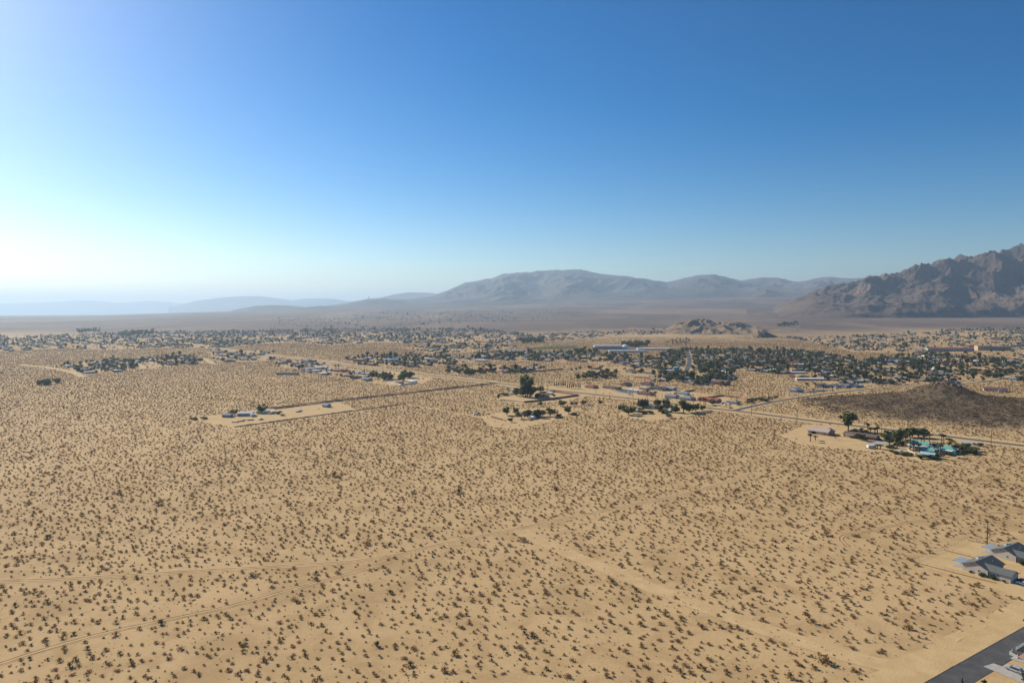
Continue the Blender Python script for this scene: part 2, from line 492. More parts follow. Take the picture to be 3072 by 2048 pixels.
def resample(pts, step):
    out = [pts[0]]
    for (x1, y1), (x2, y2) in zip(pts[:-1], pts[1:]):
        n = max(1, int(math.hypot(x2 - x1, y2 - y1) / step))
        out += [(x1 + (x2 - x1) * i / n, y1 + (y2 - y1) * i / n) for i in range(1, n + 1)]
    return out
def smooth(pts, k=2):
    p = np.array(pts, float)
    for _ in range(k):
        q = [p[0]]
        for a, b in zip(p[:-1], p[1:]): q += [a * .75 + b * .25, a * .25 + b * .75]
        q.append(p[-1]); p = np.array(q)
    return [tuple(r) for r in p]
def normals(p):
    p = np.array(p, float)
    d = np.gradient(p, axis=0); d /= np.linalg.norm(d, axis=1)[:, None] + 1e-9
    return p, np.stack([-d[:, 1], d[:, 0]], 1)
def strip(name, pts, w, mat, dz, wob=0.0, step=6.0, off=0.0, wobs=9.0, zf=None):
    p, n = normals(resample(pts, step))
    wl = w / 2 + wob * np.array([fbm(np.array([x / wobs]), np.array([y / wobs + 3]), 3)[0] for x, y in p])
    wr = w / 2 + wob * np.array([fbm(np.array([x / wobs + 50]), np.array([y / wobs]), 3)[0] for x, y in p])
    L = p + n * (off + np.maximum(wl, .05))[:, None]; Q = p + n * (off - np.maximum(wr, .05))[:, None]
    X = np.stack([Q[:, 0], p[:, 0] + n[:, 0] * off, L[:, 0]], 1); Y = np.stack([Q[:, 1], p[:, 1] + n[:, 1] * off, L[:, 1]], 1)
    Z = land_z(X, Y) + dz
    return structure(grid_mesh(name, X, Y, Z, mat, False))
def ridge_strip(name, pts, w, h, mat, off=0.0, step=3.0, rough=.5):
    p, n = normals(resample(pts, step))
    hh = h * (1 - rough + rough * 2 * np.abs(np.array([fbm(np.array([x / 5]), np.array([y / 5]), 3)[0] for x, y in p])))
    cols = [(-.5, -.03), (-.22, .7), (.05, 1), (.28, .6), (.5, -.03)]
    X = np.stack([p[:, 0] + n[:, 0] * (off + a * w) for a, b in cols], 1)
    Y = np.stack([p[:, 1] + n[:, 1] * (off + a * w) for a, b in cols], 1)
    Z = np.stack([np.where(b > 0, hh * b, b * 1.0) for a, b in cols], 1)
    return structure(grid_mesh(name, X, Y, Z, mat))
def sheet(name, poly, mat, dz, wob=1.5, step=5.0):
    p = resample(list(poly) + [poly[0]], step)[:-1]
    c = np.mean(p, axis=0); out = []
    for x, y in p:
        k = wob * fbm(np.array([x / 12]), np.array([y / 12]), 3)[0]
        d = np.array([x, y]) - c; d /= np.linalg.norm(d) + 1e-9
        out.append((x + d[0] * k, y + d[1] * k, dz))
    from mathutils.geometry import tessellate_polygon
    tri = tessellate_polygon([[Vector(q) for q in out]])
    me = bpy.data.meshes.new(name); me.from_pydata(out, [], [tuple(q) for q in tri]); me.materials.append(mat); me.update()
    bm_up = sum(f.normal.z for f in me.polygons)
    if bm_up < 0: me.flip_normals()
    return structure(link(name, me))

def extend(pts, a=0, b=0):
    p = list(pts)
    if a:
        d = np.array(p[0]) - np.array(p[1]); d /= np.linalg.norm(d); p.insert(0, tuple(np.array(p[0]) + d * a))
    if b:
        d = np.array(p[-1]) - np.array(p[-2]); d /= np.linalg.norm(d); p.append(tuple(np.array(p[-1]) + d * b))
    return p
MAIN = extend(GP([(604, 1038), (768, 1061), (899, 1075), (1095, 1101), (1323, 1129), (1486, 1148), (1642, 1168), (1783, 1183), (1961, 1203), (2110, 1222), (2217, 1233), (2383, 1255), (2510, 1271), (2776, 1301), (3072, 1337)]), 260, 260)
MAIN = smooth(MAIN, 1)
SECOND = smooth(extend(GP([(2205, 1231), (2250, 1220), (2339, 1201), (2485, 1180), (2615, 1165), (2759, 1158), (2902, 1152), (3072, 1128)]), 0, 200), 1)
DIRT = GP([(817, 1226), (1029, 1200), (1258, 1175), (1490, 1149)])
NEAR = extend(GP([(2748, 2062), (3072, 1880)]), 160, 320)          # upper edge of the road by the two houses
LOTLINE = GP([(704, 1281), (942, 1248), (1075, 1230), (1214, 1212)])
TR1 = smooth(extend(GP([(0, 1742), (175, 1738), (454, 1720), (770, 1702), (1136, 1679), (1306, 1634), (1606, 1575), (1855, 1522), (2077, 1477), (2262, 1418)]), 60, 0), 1)
TR2 = smooth(extend(GP([(0, 1990), (140, 1944), (315, 1896), (524, 1853), (699, 1816), (914, 1757), (1175, 1683)]), 60, 0), 1)
TR3 = smooth(GP([(1560, 1590), (1606, 1618), (1829, 1711), (2090, 1815), (2351, 1907), (2600, 1985), (2760, 2010)]), 1)
TR4 = smooth(GP([(1214, 1212), (1330, 1232), (1440, 1251), (1480, 1262)]), 1)
TR5 = smooth(GP([(2545, 1640), (2520, 1615), (2535, 1603), (2620, 1590), (2700, 1570), (2860, 1548), (3072, 1530)]), 1)
TR6 = smooth(GP([(2240, 1620), (2030, 1640), (2160, 1628), (2420, 1600)]), 1)
TR7 = smooth(GP([(1340, 1905), (1560, 1850), (1800, 1800), (2050, 1760)]), 1)
for tr, w in ((TR1, 4.6), (TR2, 3.4), (TR3, 8.5), (TR4, 4.0), (TR5, 3.0)):
    strip('dirt_track', tr, w, M_TRACK, .05 + w * .001, .9, 2.5, wobs=5)
for tr, gap in ((TR1, .85), (TR2, .85), (TR5, .8)):
    strip('wheel_rut', tr, .62, M_RUT, .07, .3, 1.5, gap, 3)
    strip('wheel_rut', tr, .5, M_RUT, .07, .3, 1.5, -gap, 3)
# roads
strip('road_shoulder', MAIN, 32, M_LOT, .085, 3.0)
strip('road_shoulder', SECOND, 17, M_LOT, .075, 3.0)
strip('road', SECOND, 7.0, M_ASPHALT, .14, .15)
strip('road', MAIN, 7.6, M_ASPHALT, .18, .15)
strip('dirt_road', DIRT, 9.0, M_TRACK, .03, .6)
for o in (-4.6, 4.6): ridge_strip('dirt_berm', DIRT, 3.8, 1.5, M_BERM, o)
ridge_strip('dirt_berm', LOTLINE, 3.6, 1.3, M_BERM, 0)
M_LINE = plain('worn_yellow_paint', (.42, .30, .07), .8, .2, .4, obj=False)
strip('road_centre_line', MAIN, .28, M_LINE, .2)
# road with a rolled asphalt edge in front of the two houses
strip('road_shoulder', NEAR, 11, M_LOT, .062, .8, 3, 5.6)
strip('road', NEAR, 7.6, M_ASPHALT, .075, .02, 3, -3.9)
ridge_strip('kerb', NEAR, .55, .14, M_KERB, 0, 2, .15)
ridge_strip('dirt_berm', [tuple(np.array(q)) for q in GP([(2770, 1975), (2830, 1946), (2900, 1906), (2960, 1878)])], 1.6, .22, M_TRACK, 0, 1.5, .95)
# cleared ground
LOTS = {
 'ranch': GP([(560, 1258), (622, 1247), (806, 1226), (1012, 1204), (1075, 1229), (942, 1249), (704, 1281)]),
 'compound': GP([(2340, 1305), (2420, 1272), (2560, 1280), (2700, 1296), (2960, 1330), (2925, 1365), (2780, 1388), (2640, 1356), (2500, 1345), (2390, 1330)]),
 'house_yards': GP([(2727, 1684), (2905, 1614), (3200, 1690), (3200, 1880), (3072, 1800), (2990, 1770)]),
 'tree_compound': GP([(1470, 1195), (1590, 1180), (1640, 1170), (1770, 1187), (1700, 1203), (1560, 1212)]),
 'small_compound': GP([(1440, 1250), (1540, 1228), (1680, 1222), (1750, 1226), (1660, 1262), (1550, 1288), (1470, 1280)]),
 'dark_tree_compound': GP([(1850, 1240), (1940, 1214), (2130, 1232), (2080, 1246), (1960, 1262), (1905, 1258)]),
 'road_side': GP([(1620, 1160), (1780, 1152), (2010, 1165), (2200, 1195), (2215, 1225), (1960, 1196), (1760, 1176)]),
 'flat': GP([(2020, 1192), (2110, 1185), (2170, 1205), (2180, 1218), (2080, 1212)]),
 'village_yard': GP([(1080, 1120), (1180, 1112), (1300, 1135), (1270, 1150), (1180, 1157), (1060, 1140)]),
}
for i, (k, poly) in enumerate(LOTS.items()): sheet('cleared_ground', poly, M_LOT, .010 + .004 * i, 2.5)
# sports field and yards by the school
sheet('playing_field', GP([(1580, 1044), (1640, 1038), (1735, 1036), (1725, 1046), (1590, 1049)]), M_GRASS, .05, 4)
sheet('cleared_ground', GP([(1760, 1030), (1800, 1020), (1880, 1026), (1850, 1034), (1760, 1036)]), M_LOT, .04, 4)
sheet('paved_yard', GP([(1410, 1058), (1500, 1050), (1590, 1048), (1560, 1053), (1440, 1060)]), M_ASPHALT, .05, 2)
STREETS = [GP([(2062, 1055), (2072, 1085), (2055, 1120)]), GP([(1180, 1078), (1010, 1084), (920, 1076)]), GP([(60, 1093), (150, 1103), (215, 1115), (250, 1130)]),
           GP([(395, 1090), (425, 1096), (430, 1106), (470, 1104)]), GP([(2500, 1105), (2700, 1100), (2900, 1108), (3072, 1105)]), GP([(612, 1075), (640, 1092)]),
           GP([(2010, 996), (2100, 1006), (2240, 1022), (2290, 1026)]), GP([(1690, 1002), (1840, 1018), (1990, 1026), (2200, 1027), (2560, 1034)])]
for s in STREETS: strip('street', smooth(s, 2), 9, M_TRACK if s is not STREETS[0] else M_ASPHALT, .08, .6)
# ================================================================== builders
# ---- building materials
def roof_mat(name, c, line=2.2):
    t = NT(name, .85, .2)
    P = t.pos(obj=True)
    a = t.noise(P, 1.1, 5, .65); b = t.noise(P, .25, 3, .5)
    w = t.new('ShaderNodeTexWave', Scale=line, Distortion=.6, bands_direction='DIAGONAL'); t.l.new(P, w.inputs['Vector'])
    k = t.mix(t.rng(a, .35, .7), tuple(x * .82 for x in c), tuple(min(1, x * 1.15) for x in c))
    k = t.mix(t.rng(w.outputs['Fac'], .0, .25, .25, 0), k, tuple(x * .6 for x in c))
    k = t.mix(t.rng(b, .5, .75, 0, .3), k, tuple(x * .7 + .05 for x in c))
    t.color(k); t.bump(w.outputs['Fac'], .03, .5)
    return t.m
def wall_mat(name, c): return plain(name, c, .9, .1, .6)
RM = {k: roof_mat('roof_' + k, c) for k, c in dict(
    slate=(.125, .135, .132), grey=(.24, .24, .24), pale=(.50, .49, .47), white=(.74, .73, .70), red=(.33, .115, .075), maroon=(.19, .085, .07),
    brown=(.165, .115, .085), tan=(.36, .28, .20), pink=(.47, .37, .34), teal=(.14, .40, .345), blue=(.33, .50, .60), dark=(.075, .075, .08), bluegrey=(.25, .30, .36), salmon=(.46, .24, .17)).items()}
WM = {k: wall_mat('wall_' + k, c) for k, c in dict(
    cream=(.44, .40, .35), white=(.72, .71, .68), tan=(.42, .30, .19), brown=(.24, .145, .09), grey=(.36, .36, .35), pink=(.47, .34, .29), block=(.33, .17, .115), blue=(.09, .24, .42), bluegrey=(.33, .40, .44), sand=(.48, .37, .25), lilac=(.46, .44, .45)).items()}
M_GLASS = plain('window_glass', (.03, .04, .05), .15, .1, 2, .5)
M_TRIM = plain('painted_trim', (.68, .67, .63), .7, .06)
M_DOOR = plain('painted_door', (.30, .29, .28), .7, .1)
M_DARK = plain('dark_opening', (.02, .02, .022), .9, .1)
M_FENCE = plain('galvanised_wire', (.19, .17, .15), .7, .1, 2, .2)
M_METAL = plain('dull_metal', (.38, .38, .37), .5, .1, 2, .4)
M_WOOD = plain('weathered_wood', (.20, .11, .065), .9, .2, 2)
M_POLE = plain('utility_pole_wood', (.115, .062, .038), .9, .2, 3)
M_BARK = plain('bark', (.16, .12, .085), .95, .25, 2)
M_PALMT = plain('palm_trunk', (.21, .145, .095), .95, .25, 2)
M_TYRE = plain('tyre_rubber', (.018, .018, .019), .9, .1)

def roof_block(r, cx, cy, lx, ly, h, rh, axis, kind, ov=.55, th=.2):
    X0, X1, Y0, Y1 = cx - lx / 2 - ov, cx + lx / 2 + ov, cy - ly / 2 - ov, cy + ly / 2 + ov
    if kind == 'flat':
        r.hexa([(X0, Y0, h), (X1, Y0, h), (X1, Y1, h), (X0, Y1, h), (X0, Y0, h + th), (X1, Y0, h + th), (X1, Y1, h + th + rh), (X0, Y1, h + th + rh)])
        return
    half = (ly if axis == 'x' else lx) / 2
    drop = rh * ov / half
    ze, zr = h - drop, h + rh
    if axis == 'x':
        a, b = (X0, X1) if kind == 'gable' else (X0 + ly / 2 + ov, X1 - ly / 2 - ov)
        if a > b: a = b = cx
        A, B = (a, cy), (b, cy)
    else:
        a, b = (Y0, Y1) if kind == 'gable' else (Y0 + lx / 2 + ov, Y1 - lx / 2 - ov)
        if a > b: a = b = cy
        A, B = (cx, a), (cx, b)
    C = [(X0, Y0), (X1, Y0), (X1, Y1), (X0, Y1)]
    def two(pts):                   # a slab: outside and underside
        up = [(x, y, z + th) for x, y, z in pts]; r.face(up); r.face(list(reversed(pts)))
        n = len(pts)
        for i in range(n):
            j = (i + 1) % n; r.face([pts[i], pts[j], up[j], up[i]])
    p = [(x, y, ze) for x, y in C]; q0 = (A[0], A[1], zr); q1 = (B[0], B[1], zr)
    if axis == 'x':
        two([p[0], p[1], q1, q0]); two([p[2], p[3], q0, q1])
        if kind == 'hip': two([p[1], p[2], q1]); two([p[3], p[0], q0])
    else:
        two([p[1], p[2], q1, q0]); two([p[3], p[0], q0, q1])
        if kind == 'hip': two([p[0], p[1], q0]); two([p[2], p[3], q1])
def wall_block(w, cx, cy, lx, ly, h, rh, axis, kind):
    w.box((cx, cy, 0), (lx, ly, h))
    if kind == 'gable':
        e = .002
        if axis == 'x':
            for sx in (-1, 1):
                x = cx + sx * (lx / 2 - .12)
                w.hexa([(x - .12, cy - ly / 2 + e, h), (x + .12, cy - ly / 2 + e, h), (x + .12, cy + ly / 2 - e, h), (x - .12, cy + ly / 2 - e, h),
                        (x - .12, cy - .02, h + rh), (x + .12, cy - .02, h + rh), (x + .12, cy + .02, h + rh), (x - .12, cy + .02, h + rh)])
        else:
            for sy in (-1, 1):
                y = cy + sy * (ly / 2 - .12)
                w.hexa([(cx - lx / 2 + e, y - .12, h), (cx + lx / 2 - e, y - .12, h), (cx + lx / 2 - e, y + .12, h), (cx - lx / 2 + e, y + .12, h),
                        (cx - .02, y - .12, h + rh), (cx + .02, y - .12, h + rh), (cx + .02, y + .12, h + rh), (cx - .02, y + .12, h + rh)])
def window(parent, x, y, z, w, h, face):
    """face: +-1 normal along x, +-2 normal along y"""
    f = MB(); g = MB(); s = 1 if face > 0 else -1
    if abs(face) == 2:
        f.box((x, y + s * .02, z), (w, .08, h)); g.box((x, y + s * .05, z + .08), (w - .16, .08, h - .16))
    else:
        f.box((x + s * .02, y, z), (.08, w, h)); g.box((x + s * .05, y, z + .08), (.08, w - .16, h - .16))
    fo = f.build('window', M_TRIM, parent); g.build('pane', M_GLASS, fo)
def door(parent, x, y, w, h, face, mat=None, name='door'):
    f = MB(); s = 1 if face > 0 else -1
    f.box((x, y + s * .03, .05), (w, .1, h)) if abs(face) == 2 else f.box((x + s * .03, y, .05), (.1, w, h))
    f.build(name, mat or M_DOOR, parent)
def house(label, x, y, rz, blocks, roof, wall, wins=True, name='house', group=None, cat='house', z=0):
    o = thing(name, label, cat, x, y, rz, z, group)
    w, r = MB(), MB()
    for b in blocks:
        wall_block(w, *b); roof_block(r, *b)
    w.build('wall', wall, o); ro = r.build('roof', roof, o)
    if wins:
        cx, cy, lx, ly, h = blocks[0][:5]
        n = max(2, int(lx / 4.5))
        for i in range(n):
            px = cx - lx / 2 + (i + .5) * lx / n
            for s in (-1, 1):
                if s == -1 and i == n // 2: door(o, px, cy - ly / 2, 1.0, 2.1, -2)
                else: window(o, px, cy + s * ly / 2, .95, 1.5, 1.1, 2 * s)
        for s in (-1, 1): window(o, cx + s * lx / 2, cy - ly / 5, 1.0, 1.2, 1.0, s)
    return o, ro

# ---- vegetation
def leaf_mat(name, c1, c2, trans=.22):
    t = NT(name, .8, .15)
    oi = t.new('ShaderNodeObjectInfo')
    n = t.noise(t.pos(), .8, 4, .6)
    c = t.mix(t.rng(n, .3, .7), c1, c2)
    c = t.mix(t.math('MULTIPLY', oi.outputs['Random'], .55), c, tuple(x * .72 for x in c1))
    t.color(c)
    tr = t.new('ShaderNodeBsdfTranslucent'); t.l.new(c, tr.inputs['Color'])
    mx = t.new('ShaderNodeMixShader'); mx.inputs[0].default_value = trans
    t.l.new(t.b.outputs[0], mx.inputs[1]); t.l.new(tr.outputs[0], mx.inputs[2])
    t.l.new(mx.outputs[0], t.n['Material Output'].inputs['Surface'])
    return t.m
LM = dict(dark=leaf_mat('leaf_dark', (.072, .088, .036), (.125, .142, .062), .38), green=leaf_mat('leaf_green', (.098, .118, .040), (.160, .178, .070), .4),
          bright=leaf_mat('leaf_bright', (.105, .145, .028), (.165, .205, .05), .38), grey=leaf_mat('leaf_grey', (.085, .092, .050), (.15, .152, .09), .3),
          palm=leaf_mat('leaf_palm', (.062, .076, .026), (.115, .122, .046), .3), dry=leaf_mat('leaf_dry', (.20, .135, .07), (.30, .21, .11)),
          creosote=leaf_mat('leaf_creosote', (.24, .155, .064), (.34, .220, .095), .4), brown=leaf_mat('twig_brown', (.25, .145, .080), (.34, .205, .115), .38),
          olive=leaf_mat('leaf_olive', (.125, .110, .042), (.19, .160, .064), .34))
def quads_mesh(name, C, S, rng, mat, flat=.0):
    """leaf-sized faces at points C with sizes S"""
    n = len(C)
    d = rng.normal(size=(n, 3)); d /= np.linalg.norm(d, axis=1)[:, None]
    e = np.cross(d, rng.normal(size=(n, 3))); e /= np.linalg.norm(e, axis=1)[:, None]
    a = d * S[:, None]; b = e * (S * rng.uniform(.45, .8, n))[:, None]
    V = np.stack([C - a - b * .4, C - b * .8 + a * .3, C + a, C + b * .7], 1).reshape(-1, 3)
    F = np.arange(4 * n).reshape(n, 4)
    me = bpy.data.meshes.new(name); me.from_pydata(V.tolist(), [], F.tolist()); me.materials.append(mat); me.update()
    return me
def crown_points(rng, h, r, base, n, clumps, shape):
    cs = []
    while len(cs) < clumps:
        p = rng.uniform(-1, 1, 3)
        q = np.linalg.norm(p)
        if q > 1 or q < .35: continue
        cs.append(p)
    cs = np.array(cs); k = rng.integers(0, clumps, n)
    p = cs[k] * .82 + rng.normal(size=(n, 3)) * rng.uniform(.10, .20, clumps)[k][:, None]
    z = (p[:, 2] + 1) / 2
    if shape == 'round': f = np.ones(n)
    elif shape == 'cone': f = np.clip(1.05 - z, .08, 1)
    elif shape == 'vase': f = .45 + .75 * z
    elif shape == 'column': f = np.clip(1.15 - z ** 3, .15, 1)
    return np.stack([p[:, 0] * r * f, p[:, 1] * r * f, base + z * (h - base)], 1)
def tree_proto(name, seed, h, r, base, n, clumps, shape, leaf, mat, limbs=5, tr=.25):
    rng = np.random.default_rng(seed)
    o = thing(name, 'tree', 'tree', 0, -500)
    C = crown_points(rng, h, r, base, n, clumps, shape)
    link('crown', quads_mesh('crown', C, rng.uniform(.7, 1.5, n) * leaf * 1.35, rng, LM[mat]), o)
    m = MB()
    top = base + (h - base) * .45
    p = Vector((0, 0, -.3)); 
    for i in range(3):
        q = Vector((rng.normal() * .12 * r * .3, rng.normal() * .12 * r * .3, top * (i + 1) / 3))
        m.tube(p, q, tr * (1 - i * .25), tr * (.75 - i * .22), 6); p = q
    for i in range(limbs):
        a = 2 * math.pi * i / limbs + rng.uniform(-.4, .4)
        z0 = base * .7 + rng.uniform(0, .3) * (top - base)
        f = .62 if shape != 'cone' else .3
        m.tube((0, 0, z0), (math.cos(a) * r * f, math.sin(a) * r * f, z0 + (h - z0) * rng.uniform(.35, .6)), tr * .5, tr * .14, 5)
    m.build('trunk', M_BARK, o)
    return o
def palm_proto(name, seed, h, thick=.3, skirt=True):
    rng = np.random.default_rng(seed)
    o = thing(name, 'palm', 'palm tree', 0, -500)
    m = MB(); p = Vector((0, 0, -.3)); b = rng.normal(size=2) * .25
    for i in range(5):
        k = (i + 1) / 5
        q = Vector((b[0] * k * k, b[1] * k * k, h * .9 * k)); m.tube(p, q, thick * (1.15 - .35 * (k - .2)), thick * (1.15 - .35 * k), 7); p = q
    m.build('trunk', M_PALMT, o)
    def fronds(n, lo, hi, ln, wd):
        f = MB()
        for i in range(n):
            a = 2 * math.pi * i / n + rng.uniform(-.25, .25); e = rng.uniform(lo, hi)
            d = Vector((math.cos(a), math.sin(a), 0)); s = Vector((-d.y, d.x, 0))
            pts = []; q = Vector(p)
            for j in range(4):
                pts.append((q.copy(), wd * (.35, 1, .85, .1)[j])); q = q + (d * math.cos(e) + Vector((0, 0, math.sin(e)))) * ln / 3; e -= .5
            for (q0, w0), (q1, w1) in zip(pts[:-1], pts[1:]):
                dz = Vector((0, 0, .25 * wd))
                f.face([q0 - s * w0 - dz, q0, q1, q1 - s * w1 - dz]); f.face([q0, q0 + s * w0 - dz, q1 + s * w1 - dz, q1])
        return f
    fronds(30, -.6, 1.35, 2.6, .58).build('crown', LM['palm'], o)
    if skirt: fronds(14, -1.9, -1.1, 1.5, .35).build('dead_skirt', LM['dry'], o)
    return o
PROTO = {}
def make_protos():
    P = PROTO
    P['round'] = [(tree_proto('broadleaf_tree', 20 + i, 8, 4.0, 1.6, 620, 17, 'round', .48, 'green'), 8) for i in range(3)]
    P['dark'] = [(tree_proto('dark_evergreen_tree', 30 + i, 8, 3.6, 1.2, 620, 16, 'round', .48, 'dark'), 8) for i in range(3)]
    P['bright'] = [(tree_proto('bright_green_tree', 40 + i, 6, 3.3, 1.2, 560, 14, 'round', .40, 'bright'), 6) for i in range(2)]
    P['grey'] = [(tree_proto('grey_green_tree', 50 + i, 7, 3.8, 1.0, 560, 15, 'round', .45, 'grey'), 7) for i in range(2)]
    P['tall'] = [(tree_proto('eucalyptus_tree', 60 + i, 16, 4.8, 3.6, 1100, 24, 'vase', .55, 'green', 7, .42), 16) for i in range(2)]
    P['cypress'] = [(tree_proto('cypress_tree', 70 + i, 7, .85, .3, 420, 22, 'column', .26, 'dark', 2, .14), 7) for i in range(2)]
    P['palm'] = [(palm_proto('fan_palm_tree', 80 + i, 11, .36), 11) for i in range(2)]
    P['dead'] = [(tree_proto('bare_dry_tree', 90, 5, 3.0, .8, 60, 12, 'round', .22, 'dry', 9, .2), 5)]
    P['hedge'] = [(tree_proto('large_garden_shrub', 95 + i, 2.6, 2.2, .15, 420, 13, 'round', .33, 'green', 3, .1), 2.6) for i in range(2)]
    P['olive'] = [(tree_proto('olive_mesquite_tree', 98 + i, 5.5, 3.8, .8, 520, 15, 'round', .40, 'olive'), 5.5) for i in range(2)]
_used = set()
def tree(kind, x, y, h, label, group=None, seed=None, wide=1.0):
    rr = random.Random(seed if seed is not None else int(x * 13 + y * 7))
    var = PROTO[kind]; i = rr.randrange(len(var)); o, h0 = var[i]
    s = h / h0
    if kind not in ('palm', 'cypress', 'dead'): wide *= 1.2; s *= 1.05
    sc = (s * wide * rr.uniform(.9, 1.12), s * wide * rr.uniform(.9, 1.12), s)
    rz = rr.uniform(0, 6.28)
    if kind == 'palm': sc = (1.15, 1.15, s)
    if (kind, i) not in _used:
        _used.add((kind, i)); o.location = (x, y, 0); o.rotation_euler = (0, 0, rz); o.scale = sc; o['label'] = label
        if group: o['group'] = group
        return o
    return copy_tree(o, x, y, rz, sc, label, group)
make_protos()

# ---- vehicles
def car(label, x, y, rz, paint, L=4.7, W=1.85, H=1.55, pickup=False, cat='car'):
    o = thing('pickup_truck' if pickup else 'car', label, cat, x, y, rz)
    hl = L / 2
    if pickup: prof = [(-hl, .42), (-hl, 1.02), (-.35, 1.05), (-.2, H), (.75, H), (1.25, 1.08), (hl - .15, .98), (hl, .75), (hl, .42)]
    else: prof = [(-hl, .42), (-hl + .03, .95), (-hl + .3, 1.02), (-hl + .75, H - .05), (-.2, H), (.35, H - .06), (1.15, 1.02), (hl - .2, .88), (hl, .68), (hl, .42)]
    m = MB(); n = len(prof)
    def ring(y, k): return [(px, y * (k if pz > 1.06 else 1), pz) for px, pz in prof]
    A, B = ring(-W / 2, .82), ring(W / 2, .82)
    m.face(A); m.face(list(reversed(B)))
    for i in range(n):
        j = (i + 1) % n; m.face([A[j], A[i], B[i], B[j]])
    body = m.build('body', paint, o)
    g = MB()
    x0, x1 = (-.15, .8) if pickup else (-hl + .75, .45)
    for s in (-1, 1):
        yb, yt = s * (W / 2 - .012), s * (W / 2 * .84)
        p = [(x0 - .15, yb, 1.06), (x1 + .45, yb, 1.06), (x1 - .05, yt + s * .02, H - .1), (x0 + .05, yt + s * .02, H - .1)]
        g.hexa([(a, b - s * .02, c) for a, b, c in p] + [(a, b + s * .015, c) for a, b, c in p])
    fx0, fz0, fx1, fz1 = (1.2, 1.12, .78, H - .06) if pickup else (1.1, 1.06, .42, H - .1)
    w2 = W * .38
    g.hexa([(fx0, -w2, fz0), (fx0, w2, fz0), (fx1, w2 * .95, fz1), (fx1, -w2 * .95, fz1), (fx0 + .06, -w2, fz0 + .05), (fx0 + .06, w2, fz0 + .05), (fx1 + .06, w2 * .95, fz1 + .05), (fx1 + .06, -w2 * .95, fz1 + .05)])
    g.build('windows', M_GLASS, o)
    for sx in (-1, 1):
        for s in (-1, 1):
            t = MB(); t.tube((sx * L * .31, s * (W / 2 - .22), .34), (sx * L * .31, s * (W / 2 + .02), .34), .34, .34, 12)
            wo = t.build('wheel', M_TYRE, o)
            k = MB(); k.tube((sx * L * .31, s * (W / 2), .34), (sx * L * .31, s * (W / 2 + .035), .34), .2, .2, 10); k.build('rim', M_METAL, wo)
    for s in (-1, 1):
        q = MB(); q.box((hl - .02, s * W * .34, .68), (.07, .36, .14)); q.build('headlight', M_TRIM, o)
    return o
def paint(name, c): return plain(name, c, .3, .04, 1, .5)
PT = dict(white=paint('paint_white', (.72, .72, .71)), silver=paint('paint_silver', (.36, .37, .38)), dark=paint('paint_dark', (.025, .027, .032)), red=paint('paint_red', (.22, .04, .03)), blue=paint('paint_blue', (.05, .09, .2)), tan=paint('paint_tan', (.35, .29, .2)))
def trailer(label, x, y, rz, L=7.5, W=2.5, H=2.6, col=None, cat='trailer'):
    o = thing('travel_trailer', label, cat, x, y, rz)
    b = MB(); e = .35
    prof = [(-L / 2, .55), (-L / 2, H - .2), (-L / 2 + .4, H), (L / 2 - e, H), (L / 2, H - .5), (L / 2 - .1, .55)]
    A = [(px, -W / 2, pz) for px, pz in prof]; B = [(px, W / 2, pz) for px, pz in prof]
    b.face(A); b.face(list(reversed(B)))
    for i in range(6):
        j = (i + 1) % 6; b.face([A[j], A[i], B[i], B[j]])
    b.build('body', col or PT['white'], o)
    for s in (-1, 1):
        for px in (-L * .28, L * .12): window(o, px, s * W / 2, 1.3, 1.2, .75, 2 * s)
        t = MB(); t.tube((-.3, s * (W / 2 - .25), .36), (-.3, s * W / 2, .36), .36, .36, 12); t.build('wheel', M_TYRE, o)
    door(o, L * .32, -W / 2, .7, 1.9, -2)
    h = MB(); h.box((L / 2 + .5, 0, .45), (1.1, .12, .12)); h.build('hitch', M_METAL, o)
    return o

# ---- poles, walls, fences
def pole(label, x, y, rz, h=11.0, arms=1, group=None, can=False):
    o = thing('utility_pole', label, 'utility pole', x, y, rz, 0, group)
    p = MB(); p.tube((0, 0, -.3), (0, 0, h), .24, .17, 8); p.build('post', M_POLE, o)
    for k in range(arms):
        a = MB(); a.box((0, .16, h - .5 - 1.0 * k), (2.6, .13, .14)); ao = a.build('crossarm', M_POLE, o)
        for q in (-1.15, -.4, .4, 1.15):
            i = MB(); i.tube((q, .16, h - .37 - k), (q, .16, h - .12 - k), .05, .06, 6); i.build('insulator', M_METAL, ao)
    if can:
        c = MB(); c.tube((0, -.42, h - 2.6), (0, -.42, h - 1.6), .27, .27, 10); c.build('transformer', M_METAL, o)
    return o
def yard_wall(label, pts, h, mat, th=.25, name='yard_wall', cat='wall', group=None):
    o = thing(name, label, cat, pts[0][0], pts[0][1], 0, 0, group)
    for (x1, y1), (x2, y2) in zip(pts[:-1], pts[1:]):
        L = math.hypot(x2 - x1, y2 - y1); a = math.atan2(y2 - y1, x2 - x1)
        m = MB(); m.box(((x1 + x2) / 2 - pts[0][0], (y1 + y2) / 2 - pts[0][1], -.1), (L + th * .9, th, h + .1), a); w = m.build('wall_panel', mat, o)
        c = MB(); c.box(((x1 + x2) / 2 - pts[0][0], (y1 + y2) / 2 - pts[0][1], h), (L + th * .9, th + .1, .08), a); c.build('coping', mat, w)
    return o
